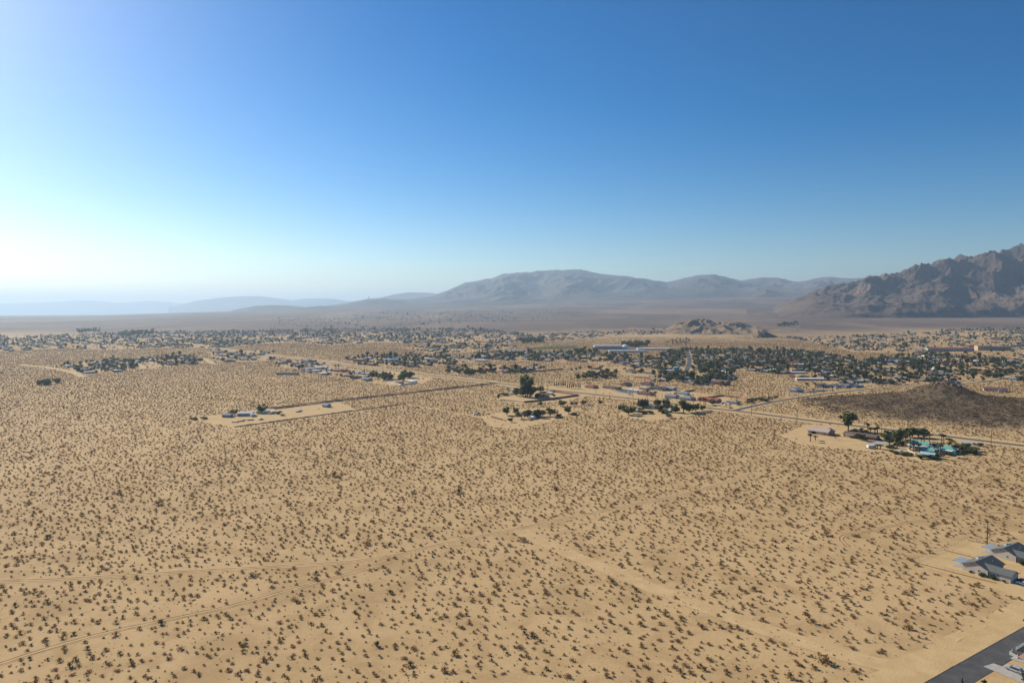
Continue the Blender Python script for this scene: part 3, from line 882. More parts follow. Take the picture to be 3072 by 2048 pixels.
def wire_fence(label, pts, h=1.4, step=3.0, base=True, name='chain_link_fence', mat=None):
    o = thing(name, label, 'fence', pts[0][0], pts[0][1])
    mat = mat or M_FENCE; ox, oy = pts[0]
    p = resample(pts, step)
    for x, y in p:
        m = MB(); m.tube((x - ox, y - oy, -.2), (x - ox, y - oy, h), .035, .035, 6); m.build('post', mat, o)
    for (x1, y1), (x2, y2) in zip(p[:-1], p[1:]):
        m = MB(); m.tube((x1 - ox, y1 - oy, h - .03), (x2 - ox, y2 - oy, h - .03), .024, .024, 5); m.build('rail', mat, o)
        a = MB(); n = 9
        for k in range(n):
            for s in (0, 1):
                t0, t1 = k / n, (k + 1) / n
                za, zb = (.1, h - .1) if s else (h - .1, .1)
                a.tube((x1 + (x2 - x1) * t0 - ox, y1 + (y2 - y1) * t0 - oy, za), (x1 + (x2 - x1) * t1 - ox, y1 + (y2 - y1) * t1 - oy, zb), .006, .006, 3)
        a.build('wire_mesh', mat, o)
        if base:
            b = MB(); b.box(((x1 + x2) / 2 - ox, (y1 + y2) / 2 - oy, 0), (math.hypot(x2 - x1, y2 - y1), .09, .26), math.atan2(y2 - y1, x2 - x1)); b.build('base_board', M_WOOD, o)
    return o
# ================================================================== the two houses by the near road
RB = R(-58)
def loc(u, v, rz, a, b):            # point a along local x, b along local y from a pixel's ground point
    x, y = G(u, v); c, s = math.cos(rz), math.sin(rz)
    return x + a * c - b * s, y + a * s + b * c
def near_house(u, v, label):
    x, y = G(u, v)
    o, ro = house(label, x, y, RB, [(4.75, 7, 9.5, 14, 2.7, 2.1, 'y', 'gable'), (11.2, 3.9, 12.6, 6.6, 2.7, 1.35, 'x', 'gable')], RM['slate'], WM['cream'], wins=False)
    window(o, 6.2, 0, 1.2, .8, .8, -2); window(o, 2.0, 14, .9, 1.6, 1.2, 2); window(o, 7, 14, .9, 1.6, 1.2, 2)
    window(o, 0, 10.5, .9, 1.6, 1.2, -1); window(o, 9.5, 10.6, .9, 1.8, 1.2, 1); window(o, 13, .6, 1.2, .9, .8, -2)
    door(o, 0, 4.5, 1.8, 2.1, -1, M_GLASS, 'patio_door'); door(o, 9.5, 8.4, 1.0, 2.1, 1)
    door(o, 17.5, 3.9, 4.9, 2.2, 1, M_TRIM, 'garage_door')
    for px in (3.6, 4.6):
        v_ = MB(); v_.box((px, -.03, 3.35), (.35, .08, .3)); v_.build('gable_vent', M_DARK, o)
    for px in (9.42, 17.3):
        d = MB(); d.tube((px, .5 if px > 10 else -.08, 0), (px, .5 if px > 10 else -.08, 2.6), .05, .05, 6); d.build('downpipe', M_TRIM, o)
    zc = 2.7 + 2.1 * 3.0 / 4.75
    c = MB(); c.box((2.9, 9.0, zc - .4), (1.1, 1.1, 1.35)); co = c.build('roof_cooler', M_METAL, ro)
    l = MB()
    for k in range(4): l.box((2.9, 9.0 - .57, zc + .1 + k * .17), (.9, .05, .05))
    l.build('louvre', M_DARK, co)
    c = MB(); c.box((2.6, 6.8, zc - .6), (.9, 1.0, 1.1)); c.build('roof_cooler', M_TRIM, ro)
    for q in ((6.5, 5.0), (7.4, 9.2), (13.5, 5.4)):
        s = MB(); s.tube((q[0], q[1], 2.7), (q[0], q[1], 4.75 if q[0] < 10 else 4.1), .06, .06, 6); s.build('vent_pipe', M_METAL, ro)
    # patio cover on posts
    pc = MB(); pc.hexa([(-4.6, .8, 2.35), (.2, .8, 2.6), (.2, 8.2, 2.6), (-4.6, 8.2, 2.35), (-4.6, .8, 2.5), (.2, .8, 2.75), (.2, 8.2, 2.75), (-4.6, 8.2, 2.5)])
    p = pc.build('patio_cover', RM['bluegrey'], o)
    for py in (1.0, 4.5, 8.0):
        m = MB(); m.box((-4.4, py, 0), (.13, .13, 2.36)); m.build('post', M_TRIM, p)
    sl = MB(); sl.box((-2.2, 4.5, 0), (4.6, 7.6, .1)); sl.build('patio_slab', M_CONCRETE, o)
    dv = MB(); dv.box((21.5, 4.0, -.05), (8.0, 6.2, .12)); dv.build('driveway_slab', M_CONCRETE, o)
    return o
H1 = (2887, 1707.5); H2 = (2973.5, 1666)
near_house(*H1, 'cream stucco house with slate roof, white car parked at its garage')
near_house(*H2, 'cream stucco house with slate roof beside the wooden utility pole')
car('white car parked outside the slate-roofed garage', *loc(*H1, RB, 20.9, 3.0), RB + math.pi, PT['white'], 4.6)
car('dark car parked beside the white car on the driveway', *loc(*H1, RB, 20.4, 5.6), RB, PT['dark'], 4.8)
for k, (a, b, h, w) in enumerate(((7.7, -1.0, 1.5, .8), (11.4, -.5, 1.5, .9), (15.6, -.6, 1.0, .7), (3.4, -.7, .9, .7))):
    tree('hedge', *loc(*H1, RB, a, b), h, ['round green shrub against the cream wall below its small window', 'largest green shrub against the cream garage wall', 'low shrub at the garage corner', 'low shrub at the patio end of the cream wall'][k], wide=w)
for k, (a, b, h) in enumerate(((11.5, -.6, 1.6), (13.0, -.6, 1.4), (14.5, -.6, 1.5))):
    tree('hedge', *loc(*H2, RB, a, b), h, 'clipped shrub in a row under the garage wall of the pole-side house', 'shrubs along the second garage wall')
tree('hedge', *G(3030, 1646), 2.0, 'bushy shrub behind the roof cooler of the pole-side house')
wire_fence('long chain-link fence along the outer side of the house yards', GP([(2733, 1684), (2833, 1650), (2904, 1620)]), base=False)
wire_fence('chain-link fence with a brown base board running down towards the parked cars', GP([(2733, 1684), (2860, 1717), (2988, 1749)]))
wire_fence('chain-link fence dividing the two house yards', GP([(2833, 1650), (2935, 1676)]))
wire_fence('chain-link fence running past the tall wooden pole', GP([(2904, 1620), (3010, 1642), (3110, 1665)]))
pole('tall wooden utility pole by the fence of the slate-roofed houses', *G(2961, 1630), R(20), 10.6, 1, None, True)

# ---- front yards across the near road
sheet('yard_gravel', GP([(3030, 1958), (3075, 1925), (3110, 1950), (3110, 1990), (3055, 1974)]), plain('pink_gravel', (.40, .24, .16), .95, .2, 1.5, obj=False), .016, .3, 2)
sheet('driveway', GP([(2950, 1998), (2980, 1989), (3110, 2032), (3110, 2062), (3066, 2048)]), M_CONCRETE, .09, 0, 3)
sheet('driveway', GP([(3030, 1974), (3042, 1968), (3110, 1994), (3110, 2003)]), M_CONCRETE, .094, 0, 3)
car('silver car on the pale concrete driveway', *G(3042, 2012), RB + math.pi, PT['silver'], 4.8, H=1.7)
def picket(label, pts):
    o = thing('picket_fence', label, 'fence', pts[0][0], pts[0][1]); ox, oy = pts[0]
    for (x1, y1), (x2, y2) in zip(pts[:-1], pts[1:]):
        L = math.hypot(x2 - x1, y2 - y1); a = math.atan2(y2 - y1, x2 - x1)
        for z in (.3, .85):
            m = MB(); m.box(((x1 + x2) / 2 - ox, (y1 + y2) / 2 - oy, z), (L, .05, .1), a); m.build('rail', M_TRIM, o)
        n = max(2, int(L / .22))
        for i in range(n + 1):
            k = i / n; big = i in (0, n)
            m = MB(); m.box((x1 + (x2 - x1) * k - ox, y1 + (y2 - y1) * k - oy, 0), (.12 if big else .09, .12 if big else .075, 1.35 if big else 1.05), a); m.build('post' if big else 'picket', M_TRIM, o)
    return o
picket('white picket fence at the corner of the pink gravel yard', GP([(3052, 1974), (3029, 1963), (3036, 1957)]))
picket('white picket fence along the roadside of the pink gravel yard', GP([(3048, 1950), (3080, 1930), (3105, 1916)]))
tree('cypress', *G(2887, 2052), 2.2, 'small cypress at the road edge by the driveway')
tree('hedge', *G(2953, 2050), 1.1, 'spiky small plant in the sandy yard by the driveway', wide=.7)
tree('dark', *G(3088, 2052), 4.2, 'dark leafy tree overhanging the silver car driveway')
tree('hedge', *G(3078, 1866), 1.0, 'small green shrub at the asphalt edge')

# ================================================================== the compound with the turquoise roofs
PB = R(-48)
o, ro = house('tan ranch house with pale pink metal roof on bare sand', *G(2460, 1301), PB, [(0, 0, 17.5, 9, 2.9, 2.2, 'x', 'gable'), (5.2, 4.6, 7.5, 9, 2.8, 1.9, 'y', 'gable')], RM['pink'], WM['tan'])
d = MB(); d.box((-3.3, -4.52, .1), (3.2, .12, 2.3)); d.build('carport_opening', M_DARK, o)
for px in (1.2, 2.8):
    d = MB(); d.box((px, -4.53, .1), (1.3, .1, 2.2)); d.build('shutter', WM['lilac'], o)
o, ro = house('long low brown house half hidden by a grey-green tree', *G(2584, 1313), PB, [(0, 0, 26, 9, 2.6, 1.5, 'x', 'gable'), (-10.5, 4.5, 7, 7, 2.9, 2.0, 'y', 'gable')], RM['brown'], WM['brown'])
pc = MB(); pc.hexa([(-11, -8, 2.3), (3, -8, 2.3), (3, -4.4, 2.55), (-11, -4.4, 2.55), (-11, -8, 2.45), (3, -8, 2.45), (3, -4.4, 2.7), (-11, -4.4, 2.7)])
p = pc.build('porch_roof', RM['tan'], o)
for px in (-10.6, -6, -1.6, 2.7):
    m = MB(); m.box((px, -7.8, 0), (.16, .16, 2.31)); m.build('post', M_WOOD, p)
teal_blocks = [(0, 0, 31, 8, 2.9, .25, 'x', 'flat'), (-9.5, 3.2, 12, 10, 3.1, 2.5, 'x', 'gable'), (1.2, 1.0, 7, 12, 3.05, 1.9, 'y', 'gable'), (10.5, .2, 11, 8.5, 3.12, 2.1, 'x', 'hip')]
o = thing('house', 'sprawling white house with bright turquoise gabled roofs among palms', 'house', *G(2798, 1351), PB)
w, r, fl = MB(), MB(), MB()
for b in teal_blocks:
    wall_block(w, *b); roof_block(fl if b[7] == 'flat' else r, *b, ov=.9 if b[7] == 'flat' else .55)
w.build('wall', WM['white'], o); ro = r.build('roof', RM['teal'], o); fl.build('flat_roof', RM['white'], o)
for i in range(9):
    px = -14 + i * 3.4
    window(o, px, -4.0, .8, 1.8, 1.5, -2) if i != 4 else door(o, px, -4.0, 1.4, 2.1, -2)
for px in (-4.2, -2.6):
    c = MB(); c.box((px, -1.6, 3.1), (1.2, 1.2, 1.3)); c.build('roof_cooler', M_METAL, ro)
pc = MB(); pc.hexa([(-15.5, -7.4, 2.5), (15, -7.4, 2.5), (15, -4.5, 2.75), (-15.5, -4.5, 2.75), (-15.5, -7.4, 2.68), (15, -7.4, 2.68), (15, -4.5, 2.93), (-15.5, -4.5, 2.93)])
p = pc.build('veranda_roof', RM['white'], o)
for i in range(9):
    m = MB(); m.box((-15 + i * 3.7, -7.2, 0), (.18, .18, 2.52)); m.build('post', M_TRIM, p)
house('small turquoise-roofed cabin in front of the turquoise-roofed house', *G(2790, 1359), PB, [(0, 0, 6, 4.5, 2.4, 1.3, 'x', 'gable')], RM['teal'], WM['bluegrey'])
house('pale shed with sky-blue metal roof beside the garden hedge', *G(2784, 1371), PB, [(0, 0, 9, 6, 2.5, 1.2, 'x', 'gable')], RM['blue'], WM['white'])
trailer('white travel trailer standing on bare sand beside small palms', *G(2614, 1344), R(8), 7.0)
car('white pickup truck parked before the turquoise-roofed house', *G(2702, 1356), PB, PT['white'], 5.4, 1.95, 1.75, True, 'pickup truck')
car('white car parked at the end of the long brown house', *G(2627, 1315), PB, PT['white'])
car('dark car beside the white car near the bright round bush', *G(2636, 1318), PB, PT['dark'])
car('white van under the porch of the long brown house', *G(2548, 1311), PB, PT['white'], 4.9, 1.95, 1.9)
yard_wall('low pale block wall along the turquoise house garden', GP([(2672, 1342), (2722, 1350), (2745, 1362)]), 1.1, WM['cream'])
sheet('driveway', GP([(2600, 1325), (2660, 1318), (2690, 1330), (2620, 1333)]), M_CONCRETE, .1, .5, 3)
sheet('driveway', GP([(2868, 1333), (2895, 1320), (2962, 1331), (2900, 1341)]), M_CONCRETE, .104, .5, 3)
def trees(lst):
    for kind, u, v, h, label, *rest in lst:
        g = rest[0] if rest else None; wd = rest[1] if len(rest) > 1 else 1.0
        x, y = G(u, v); tree(kind, x, y, h, label, g, wide=wd)
PG = 'palms of the turquoise-roof compound'
trees([('tall', 2544, 1291, 16.5, 'tall broad eucalyptus behind the brown house near the road', None, 1.3),
 ('grey', 2579, 1320, 6.8, 'grey-green tree covering the front of the long brown house'), ('dark', 2567, 1299, 4.2, 'small dark tree behind the long brown house'),
 ('grey', 2590, 1302, 5.5, 'pale grey tree behind the long brown house roof'), ('dead', 2508, 1317, 4.2, 'leaning bare tree on the sand beside the tan house'),
 ('palm', 2431, 1324, 6.5, 'lone thin palm on bare sand below the tan house'), ('palm', 2446, 1320, 3.8, 'short palm on bare sand below the tan house'),
 ('palm', 2603, 1304, 10.5, 'tall palm rising behind the brown house end'), ('palm', 2611, 1304, 6.2, 'shaggy palm behind the brown house', PG), ('palm', 2624, 1305, 6.5, 'shaggy palm behind the brown house', PG), ('palm', 2632, 1306, 8.2, 'slender palm next to the bright round bush'),
 ('hedge', 2650, 1312, 3.4, 'bright round bush at the end of the parked white car', None, 1.15),
 ('tall', 2691, 1344, 15.0, 'tall open eucalyptus between the trailer and the turquoise roofs', None, 1.0), ('round', 2669, 1333, 9.0, 'leafy green tree standing behind the white travel trailer'),
 ('palm', 2706, 1332, 12.0, 'tall bare-trunk palm beside the open eucalyptus'), ('palm', 2730, 1350, 15.5, 'tallest palm at the corner of the turquoise-roofed house'),
 ('grey', 2736, 1311, 9, 'feathery grey-green roadside tree behind the turquoise roofs', 'roadside tamarisks'), ('grey', 2755, 1312, 9, 'feathery grey-green roadside tree behind the turquoise roofs', 'roadside tamarisks'), ('grey', 2769, 1313, 8, 'feathery grey-green roadside tree behind the turquoise roofs', 'roadside tamarisks'), ('grey', 2722, 1312, 7.5, 'feathery grey-green roadside tree behind the turquoise roofs', 'roadside tamarisks'),
 ('palm', 2773, 1323, 5.5, 'dark stubby palm behind the turquoise roof ridge', PG), ('palm', 2788, 1324, 6.2, 'dark stubby palm behind the turquoise roof ridge', PG), ('palm', 2825, 1330, 8.0, 'twin palm on the road side of the turquoise roofs', PG), ('palm', 2831, 1333, 8.4, 'twin palm on the road side of the turquoise roofs', PG),
 ('palm', 2739, 1354, 6.5, 'palm standing along the white veranda', PG), ('palm', 2757, 1355, 6.5, 'palm standing along the white veranda', PG), ('palm', 2802, 1356, 6.8, 'palm standing along the white veranda', PG), ('palm', 2820, 1367, 9.4, 'thick palm in front of the hip end of the turquoise roof'),
 ('palm', 2716, 1340, 9.5, 'middle-height palm between the tallest palm and the eucalyptus'), ('palm', 2764, 1340, 8.0, 'palm leaning over the turquoise roof ridge'), ('palm', 2846, 1352, 7.0, 'palm at the hedge beside the hip end'), ('round', 2660, 1318, 7.5, 'round tree at the driveway of the brown house'), ('grey', 2710, 1318, 8.0, 'grey-green tree between the driveway and the road'), ('olive', 2866, 1352, 5.0, 'olive tree at the end of the turquoise compound hedge'),
 ('palm', 2632, 1346, 3.6, 'small bushy palm beside the white travel trailer', PG), ('palm', 2641, 1347, 3.4, 'small bushy palm beside the white travel trailer', PG)])
HG = 'garden hedge round the turquoise-roof compound'
for k, (a, b, h) in enumerate([(1050, 950, 2.6), (1180, 955, 3.0), (1270, 960, 3.0), (1370, 935, 2.6), (1480, 905, 2.4), (1600, 880, 2.6), (1700, 850, 3.4), (1780, 815, 4.0), (1850, 785, 4.0), (1930, 745, 3.6), (2000, 715, 2.6), (1990, 830, 3.8), (2080, 850, 3.6), (1930, 860, 3.0), (2110, 800, 3.0), (2230, 700, 2.2), (2110, 700, 2.2),
                              (500, 830, 2.0), (560, 855, 2.0), (640, 870, 1.8), (720, 885, 2.4), (800, 880, 2.2), (880, 890, 2.0), (600, 690, 2.4), (700, 690, 2.6), (780, 660, 2.6), (450, 740, 2.4), (1250, 800, 2.6), (1680, 640, 2.6), (1610, 600, 2.0)]):
    tree(('hedge', 'olive', 'hedge')[k % 3], *G(2600 + a / 6.533, 1230 + b / 6.533), h * 1.1, ('green garden bush in the hedge round the turquoise-roofed compound', 'olive garden bush in the hedge round the turquoise-roofed compound', 'green garden bush in the hedge round the turquoise-roofed compound')[k % 3], HG + ('' if k % 3 != 1 else ', olive ones'), wide=1.1)

# ================================================================== compounds along the main road
o, ro = house('brown-roofed house tucked under the tallest tree inside red walls', *G(1628, 1191), PB, [(0, 0, 15, 9, 2.7, 1.6, 'x', 'hip')], RM['brown'], WM['sand'])
yard_wall('red block wall enclosing the yard below the tallest tree', GP([(1618, 1180), (1662, 1176), (1736, 1187), (1613, 1204), (1572, 1208)]), 2.0, WM['block'], .3)
yard_wall('pale low wall on the near side of the tallest tree', GP([(1500, 1200), (1545, 1204), (1572, 1208)]), 1.0, WM['cream'])
trailer('white trailer at the foot of the tallest tree', *G(1533, 1182), PB, 8)
house('pale flat-roofed carport inside the red walls', *G(1650, 1183), PB, [(0, 0, 9, 5, 2.5, .2, 'x', 'flat')], RM['white'], WM['sand'], False, 'carport', cat='carport')
o, ro = house('grey-roofed house wrapped in trees on a sandy rise', *G(1592, 1247), PB, [(0, 0, 20, 11, 2.8, 2.0, 'x', 'hip')], RM['grey'], WM['lilac'])
house('small white shed among the trees of the sandy rise', *G(1597, 1256), PB, [(0, 0, 5, 4, 2.3, .6, 'x', 'gable')], RM['white'], WM['white'], False, 'shed', cat='shed')
yard_wall('dark brown wall on bare sand by the tree-wrapped house', GP([(1474, 1252), (1508, 1261)]), 1.6, WM['brown'], .4)
car('dark pickup truck alone at the track end on the sand', *G(1434, 1242), R(10), PT['dark'], 5.3, 1.95, 1.75, True, 'pickup truck')
car('white car at the track end beside the dark pickup', *G(1426, 1244), R(15), PT['white'])
o, ro = house('grey flat-roofed house deep among dark trees and cypresses', *G(1955, 1224), PB, [(0, 0, 20, 10, 2.8, .3, 'x', 'flat')], RM['grey'], WM['cream'])
house('white shed between the dark garden trees', *G(1906, 1235), PB, [(0, 0, 6, 4, 2.3, .8, 'x', 'gable')], RM['white'], WM['white'], False, 'shed', cat='shed')
house('pale garden shed under the dark trees', *G(2005, 1236), PB, [(0, 0, 7, 5, 2.4, .8, 'x', 'gable')], RM['pale'], WM['cream'], False, 'shed', cat='shed')
trees([('tall', 1581, 1190, 26, 'tallest tree, a huge dark broad tree near the main road', None, 1.0), ('tall', 1576, 1191, 22, 'dark lower partner of the tallest tree', None, .95), ('dark', 1551, 1187, 10, 'dark tree on the low side of the tallest tree'), ('dark', 1569, 1190, 12, 'dense dark tree at the foot of the tallest tree', 'dense dark trees at the tallest tree', 1.1), ('dark', 1590, 1191, 11, 'dense dark tree at the foot of the tallest tree', 'dense dark trees at the tallest tree', 1.1),
 ('round', 1600, 1182, 10, 'round green tree on the road side of the tallest tree'), ('olive', 1622, 1177, 8, 'pale olive tree outside the red wall corner'), ('dark', 1496, 1197, 7, 'small narrow dark tree alone on the sand', None, .6), ('dark', 1612, 1194, 6.5, 'dark tree in front of the brown-roofed house'), ('palm', 1524, 1176, 5.5, 'dead brown palm on the sand'), ('hedge', 1513, 1186, 3.0, 'spreading low green bush near the small narrow tree', None, 1.8), ('dark', 1662, 1190, 3.4, 'tiny dark tree inside the red walled yard'),
 ('round', 1756, 1137, 11, 'neat round green tree on a single trunk'), ('round', 1736, 1138, 8.5, 'smaller round tree beside the neat round tree'), ('palm', 1602, 1135, 8, 'lone palm beyond the road junction'),
 ('bright', 1521, 1245, 8.5, 'tall bright tree at the end of the tree-wrapped house'), ('bright', 1545, 1242, 6.4, 'smaller bright tree beside the tree-wrapped house'), ('olive', 1565, 1256, 7.5, 'olive tree in front of the tree-wrapped house'), ('dark', 1583, 1252, 8, 'dark tree over the roof of the tree-wrapped house', 'dark trees over the grey roof'), ('dark', 1611, 1252, 8.5, 'dark tree over the roof of the tree-wrapped house', 'dark trees over the grey roof'), ('olive', 1628, 1248, 6, 'olive tree at the far corner of the tree-wrapped house'), ('olive', 1651, 1249, 8.4, 'open twisted tree on the sandy rise'), ('bright', 1533, 1266, 4, 'wide low bright bush below the tree-wrapped house', None, 1.3), ('bright', 1683, 1219, 6.6, 'single bright dome-shaped tree casting shade on sand', None, 1.2), ('bright', 1706, 1241, 7, 'leafy bright tree at the edge of the sandy rise'), ('bright', 1621, 1217, 4.4, 'small upright bright tree by the sandy track'), ('olive', 1722, 1217, 5, 'thin olive tree on the sand by the track', 'thin trees along the sand'), ('olive', 1752, 1215, 5.4, 'thin olive tree on the sand by the track', 'thin trees along the sand'), ('olive', 1800, 1213, 4.5, 'thin olive tree on the sand by the track', 'thin trees along the sand'), ('hedge', 1677, 1249, 2.6, 'dark low bush at the edge of the sandy rise', None, 1.5), ('hedge', 1720, 1244, 2.6, 'low bush beside the leafy bright tree', None, 1.6),
 ('round', 1885, 1244, 9.6, 'big round tree at the sandy corner of the cypress compound', None, 1.1), ('dark', 1900, 1240, 7, 'dark tree behind the big round tree'), ('dark', 1972, 1218, 7.5, 'dark garden tree beside the tall cypress row', 'dark garden trees of the cypress compound', 1.2), ('dark', 2001, 1219, 8.5, 'dark garden tree beside the tall cypress row', 'dark garden trees of the cypress compound', 1.2), ('round', 1976, 1234, 7, 'green tree in the middle of the cypress compound', 'green trees of the cypress compound', 1.2), ('round', 2003, 1230, 7, 'green tree in the middle of the cypress compound', 'green trees of the cypress compound', 1.2), ('round', 2027, 1237, 8.5, 'green tree in the middle of the cypress compound', 'green trees of the cypress compound', 1.2), ('tall', 2051, 1238, 13.5, 'tallest broad tree of the cypress compound', None, 1.15), ('dark', 2068, 1237, 9.5, 'dark tree against the tallest broad tree of the cypress compound', None, 1.1), ('dark', 2087, 1234, 8.5, 'dark tree towards the road end of the cypress compound', 'dark road-end trees', 1.1), ('dark', 2106, 1232, 6.5, 'dark tree towards the road end of the cypress compound', 'dark road-end trees', 1.1), ('olive', 2006, 1253, 4, 'isolated olive bush on the bare sand field', None, 1.2), ('hedge', 1930, 1240, 3, 'low hedge bush under the cypresses', 'low bushes of the cypress compound', 1.5), ('hedge', 1950, 1240, 3, 'low hedge bush under the cypresses', 'low bushes of the cypress compound', 1.5), ('hedge', 1918, 1232, 3.4, 'low hedge bush under the cypresses', 'low bushes of the cypress compound', 1.5), ('hedge', 1990, 1240, 3.4, 'low hedge bush under the cypresses', 'low bushes of the cypress compound', 1.5)])
for x in (1665, 1705, 1742, 1783, 1820, 1855): tree('cypress', *G(1380 + x / 5.88, 1080 + 468 / 5.88), random.uniform(6.5, 7.6), 'slim cypress in the long evenly spaced roadside row', 'long cypress row')
for x in (1895, 1932, 1970, 2005, 2045, 2083, 2118): tree('cypress', *G(1380 + x / 5.88, 1080 + 502 / 5.88), random.uniform(7.0, 8.6), 'slim cypress in the long evenly spaced roadside row', 'long cypress row')
for k in range(10): tree('cypress', *G(1915 + k * 3.1, 1222 + (k % 3)), random.uniform(8.5, 10.2), 'tall cypress in the tight row inside the dark tree compound', 'tight tall cypress row')
for k in range(6): tree('cypress', *G(1856 + k * 3.4, 1231 + (k % 2)), random.uniform(6.2, 7.6), 'cypress in the short row beside the big round tree', 'short cypress row')

RH = [  # label, u, v, L, W, roof, wall, kind, rh, dphi
 ('red tile house beside the long cypress row', 1775, 1163, 16, 11, 'red', 'sand', 'hip', 2.2, 0), ('long low dark-roofed house next to the red tile house', 1836, 1166, 27, 9, 'brown', 'sand', 'gable', 1.4, 0),
 ('grey gabled house behind the long dark-roofed house', 1879, 1158, 13, 10, 'slate', 'tan', 'gable', 2.2, 90), ('maroon-roofed house on bare ground behind the white block', 1941, 1154, 18, 10, 'maroon', 'sand', 'hip', 2.0, 0),
 ('maroon tile house with an arched porch by the white pillars', 1938, 1184, 20, 11, 'maroon', 'pink', 'hip', 2.2, 0), ('dark long house behind the maroon tile house', 1977, 1169, 24, 10, 'dark', 'grey', 'gable', 1.6, 0),
 ('pale-roofed house beside the dark long house', 1933, 1168, 12, 8, 'pale', 'cream', 'flat', .3, 0), ('blue-grey house at the end of the dark long house', 2011, 1170, 14, 9, 'bluegrey', 'grey', 'gable', 1.6, 0),
 ('grey house with cars parked before its door', 2016, 1193, 15, 10, 'grey', 'grey', 'gable', 1.8, 0), ('pale hip-roofed grey house facing the cypress compound', 2062, 1199, 17, 11, 'grey', 'bluegrey', 'hip', 2.2, 0),
 ('flat white-trimmed building behind the pale hip-roofed house', 2049, 1183, 15, 8, 'bluegrey', 'white', 'flat', .3, 0), ('long bright red-roofed house at the road junction', 2128, 1204, 26, 10, 'red', 'block', 'gable', 2.0, 0),
 ('pale grey house on the junction corner', 2200, 1210, 13, 9, 'tan', 'lilac', 'hip', 1.8, 0),
 ('blue-grey roofed house with a pale yard wall by the side road', 2388, 1174, 20, 11, 'bluegrey', 'bluegrey', 'hip', 2.0, 90), ('dark blue-roofed house behind the side road palms', 2466, 1161, 20, 10, 'slate', 'bluegrey', 'gable', 1.9, 90),
 ('grey-roofed house with white garage by the side road', 2505, 1161, 18, 10, 'grey', 'white', 'gable', 1.9, 90), ('pale-roofed white house by the side road', 2534, 1161, 15, 9, 'pale', 'white', 'gable', 1.7, 90), ('low grey house at the bend of the side road', 2566, 1161, 16, 9, 'grey', 'bluegrey', 'gable', 1.6, 90),
 ('very long white flat roof in the middle of the trees', 2432, 1140, 44, 9, 'white', 'cream', 'flat', .2, 42), ('second long white flat roof further into the trees', 2378, 1120, 40, 8, 'white', 'cream', 'flat', .2, 42), ('bright white flat roof beside tall trees', 2401, 1096, 24, 9, 'white', 'pink', 'flat', .2, 42),
 ('bright red-roofed building beyond the trees', 2291, 1072, 30, 14, 'red', 'cream', 'gable', 3.0, 48), ('yellowish house with grey roof beside the dark round tree', 2380, 1068, 24, 14, 'pale', 'sand', 'hip', 3.0, 48),
 ('white house with long flat white roof near the bright tree', 2163, 1117, 18, 9, 'white', 'white', 'flat', .3, 42), ('large brown barn-like roof under the roadside trees', 2165, 1153, 20, 14, 'brown', 'block', 'gable', 3.2, 0),
 ('red barn beside a dark round tree', 2838, 1097, 18, 12, 'maroon', 'block', 'gable', 4.5, 42), ('white building with dark garage doors', 2785, 1071, 24, 12, 'white', 'white', 'flat', .3, 42), ('pale hip-roofed house alone on a bare lot', 3034, 1088, 26, 16, 'pink', 'sand', 'hip', 3.0, 42),
 ('lilac-roofed house before the reddish flat', 2676, 1087, 26, 12, 'bluegrey', 'pink', 'gable', 2.6, 42), ('long purple-grey house by the side road bend', 2985, 1172, 26, 10, 'maroon', 'lilac', 'gable', 1.8, 20), ('dark house with pale carport by the side road', 2850, 1150, 22, 10, 'dark', 'grey', 'gable', 1.8, 60),
 ('red-roofed house among shrubs beyond the main road', 1452, 1111, 16, 11, 'red', 'pink', 'hip', 2.4, 0), ('pale-walled red-tiled house beside the shrubs', 1510, 1117, 18, 10, 'salmon', 'white', 'gable', 2.4, 0), ('brown tiled house behind the pale-walled house', 1512, 1106, 18, 10, 'maroon', 'sand', 'hip', 2.2, 0), ('red-roofed house next to the brown tiled house', 1550, 1103, 16, 10, 'red', 'sand', 'hip', 2.2, 0),
 ('white-roofed long house behind open sand', 1443, 1083, 26, 9, 'white', 'white', 'flat', .3, 30), ('white-roofed long house in the village by the main road', 1285, 1079, 30, 10, 'white', 'cream', 'flat', .3, 30),
 ('red-brown two-part building by the main road', 1082, 1084, 30, 12, 'maroon', 'block', 'flat', .4, 30), ('blue-roofed building behind the red-brown building', 1175, 1082, 30, 10, 'blue', 'blue', 'gable', 1.6, 30),
 ('low dark-blue building alone at the scrub edge', 862, 1123, 36, 9, 'dark', 'bluegrey', 'flat', .3, 40), ('dark hip-roofed house below the village', 925, 1086, 26, 14, 'slate', 'bluegrey', 'hip', 3.0, 0), ('brown shingle house near the dark hip-roofed house', 860, 1087, 22, 14, 'brown', 'sand', 'hip', 3.4, 0), ('white-roofed trailer home at the scrub edge', 930, 1108, 16, 7, 'white', 'white', 'flat', .2, 40), ('white-roofed house next to the white trailer home', 965, 1106, 22, 10, 'white', 'bluegrey', 'gable', 2.0, 40), ('salmon-roofed house on the way to the palms', 1022, 1114, 20, 10, 'salmon', 'pink', 'gable', 2.2, 40),
 ('teal-grey low house before the palms', 1100, 1141, 20, 9, 'bluegrey', 'grey', 'gable', 1.6, 0), ('white-roofed house inside the low white wall', 1233, 1147, 18, 10, 'white', 'white', 'flat', .3, 0), ('salmon block house inside the low white wall', 1199, 1150, 9, 9, 'salmon', 'pink', 'flat', .3, 0)]
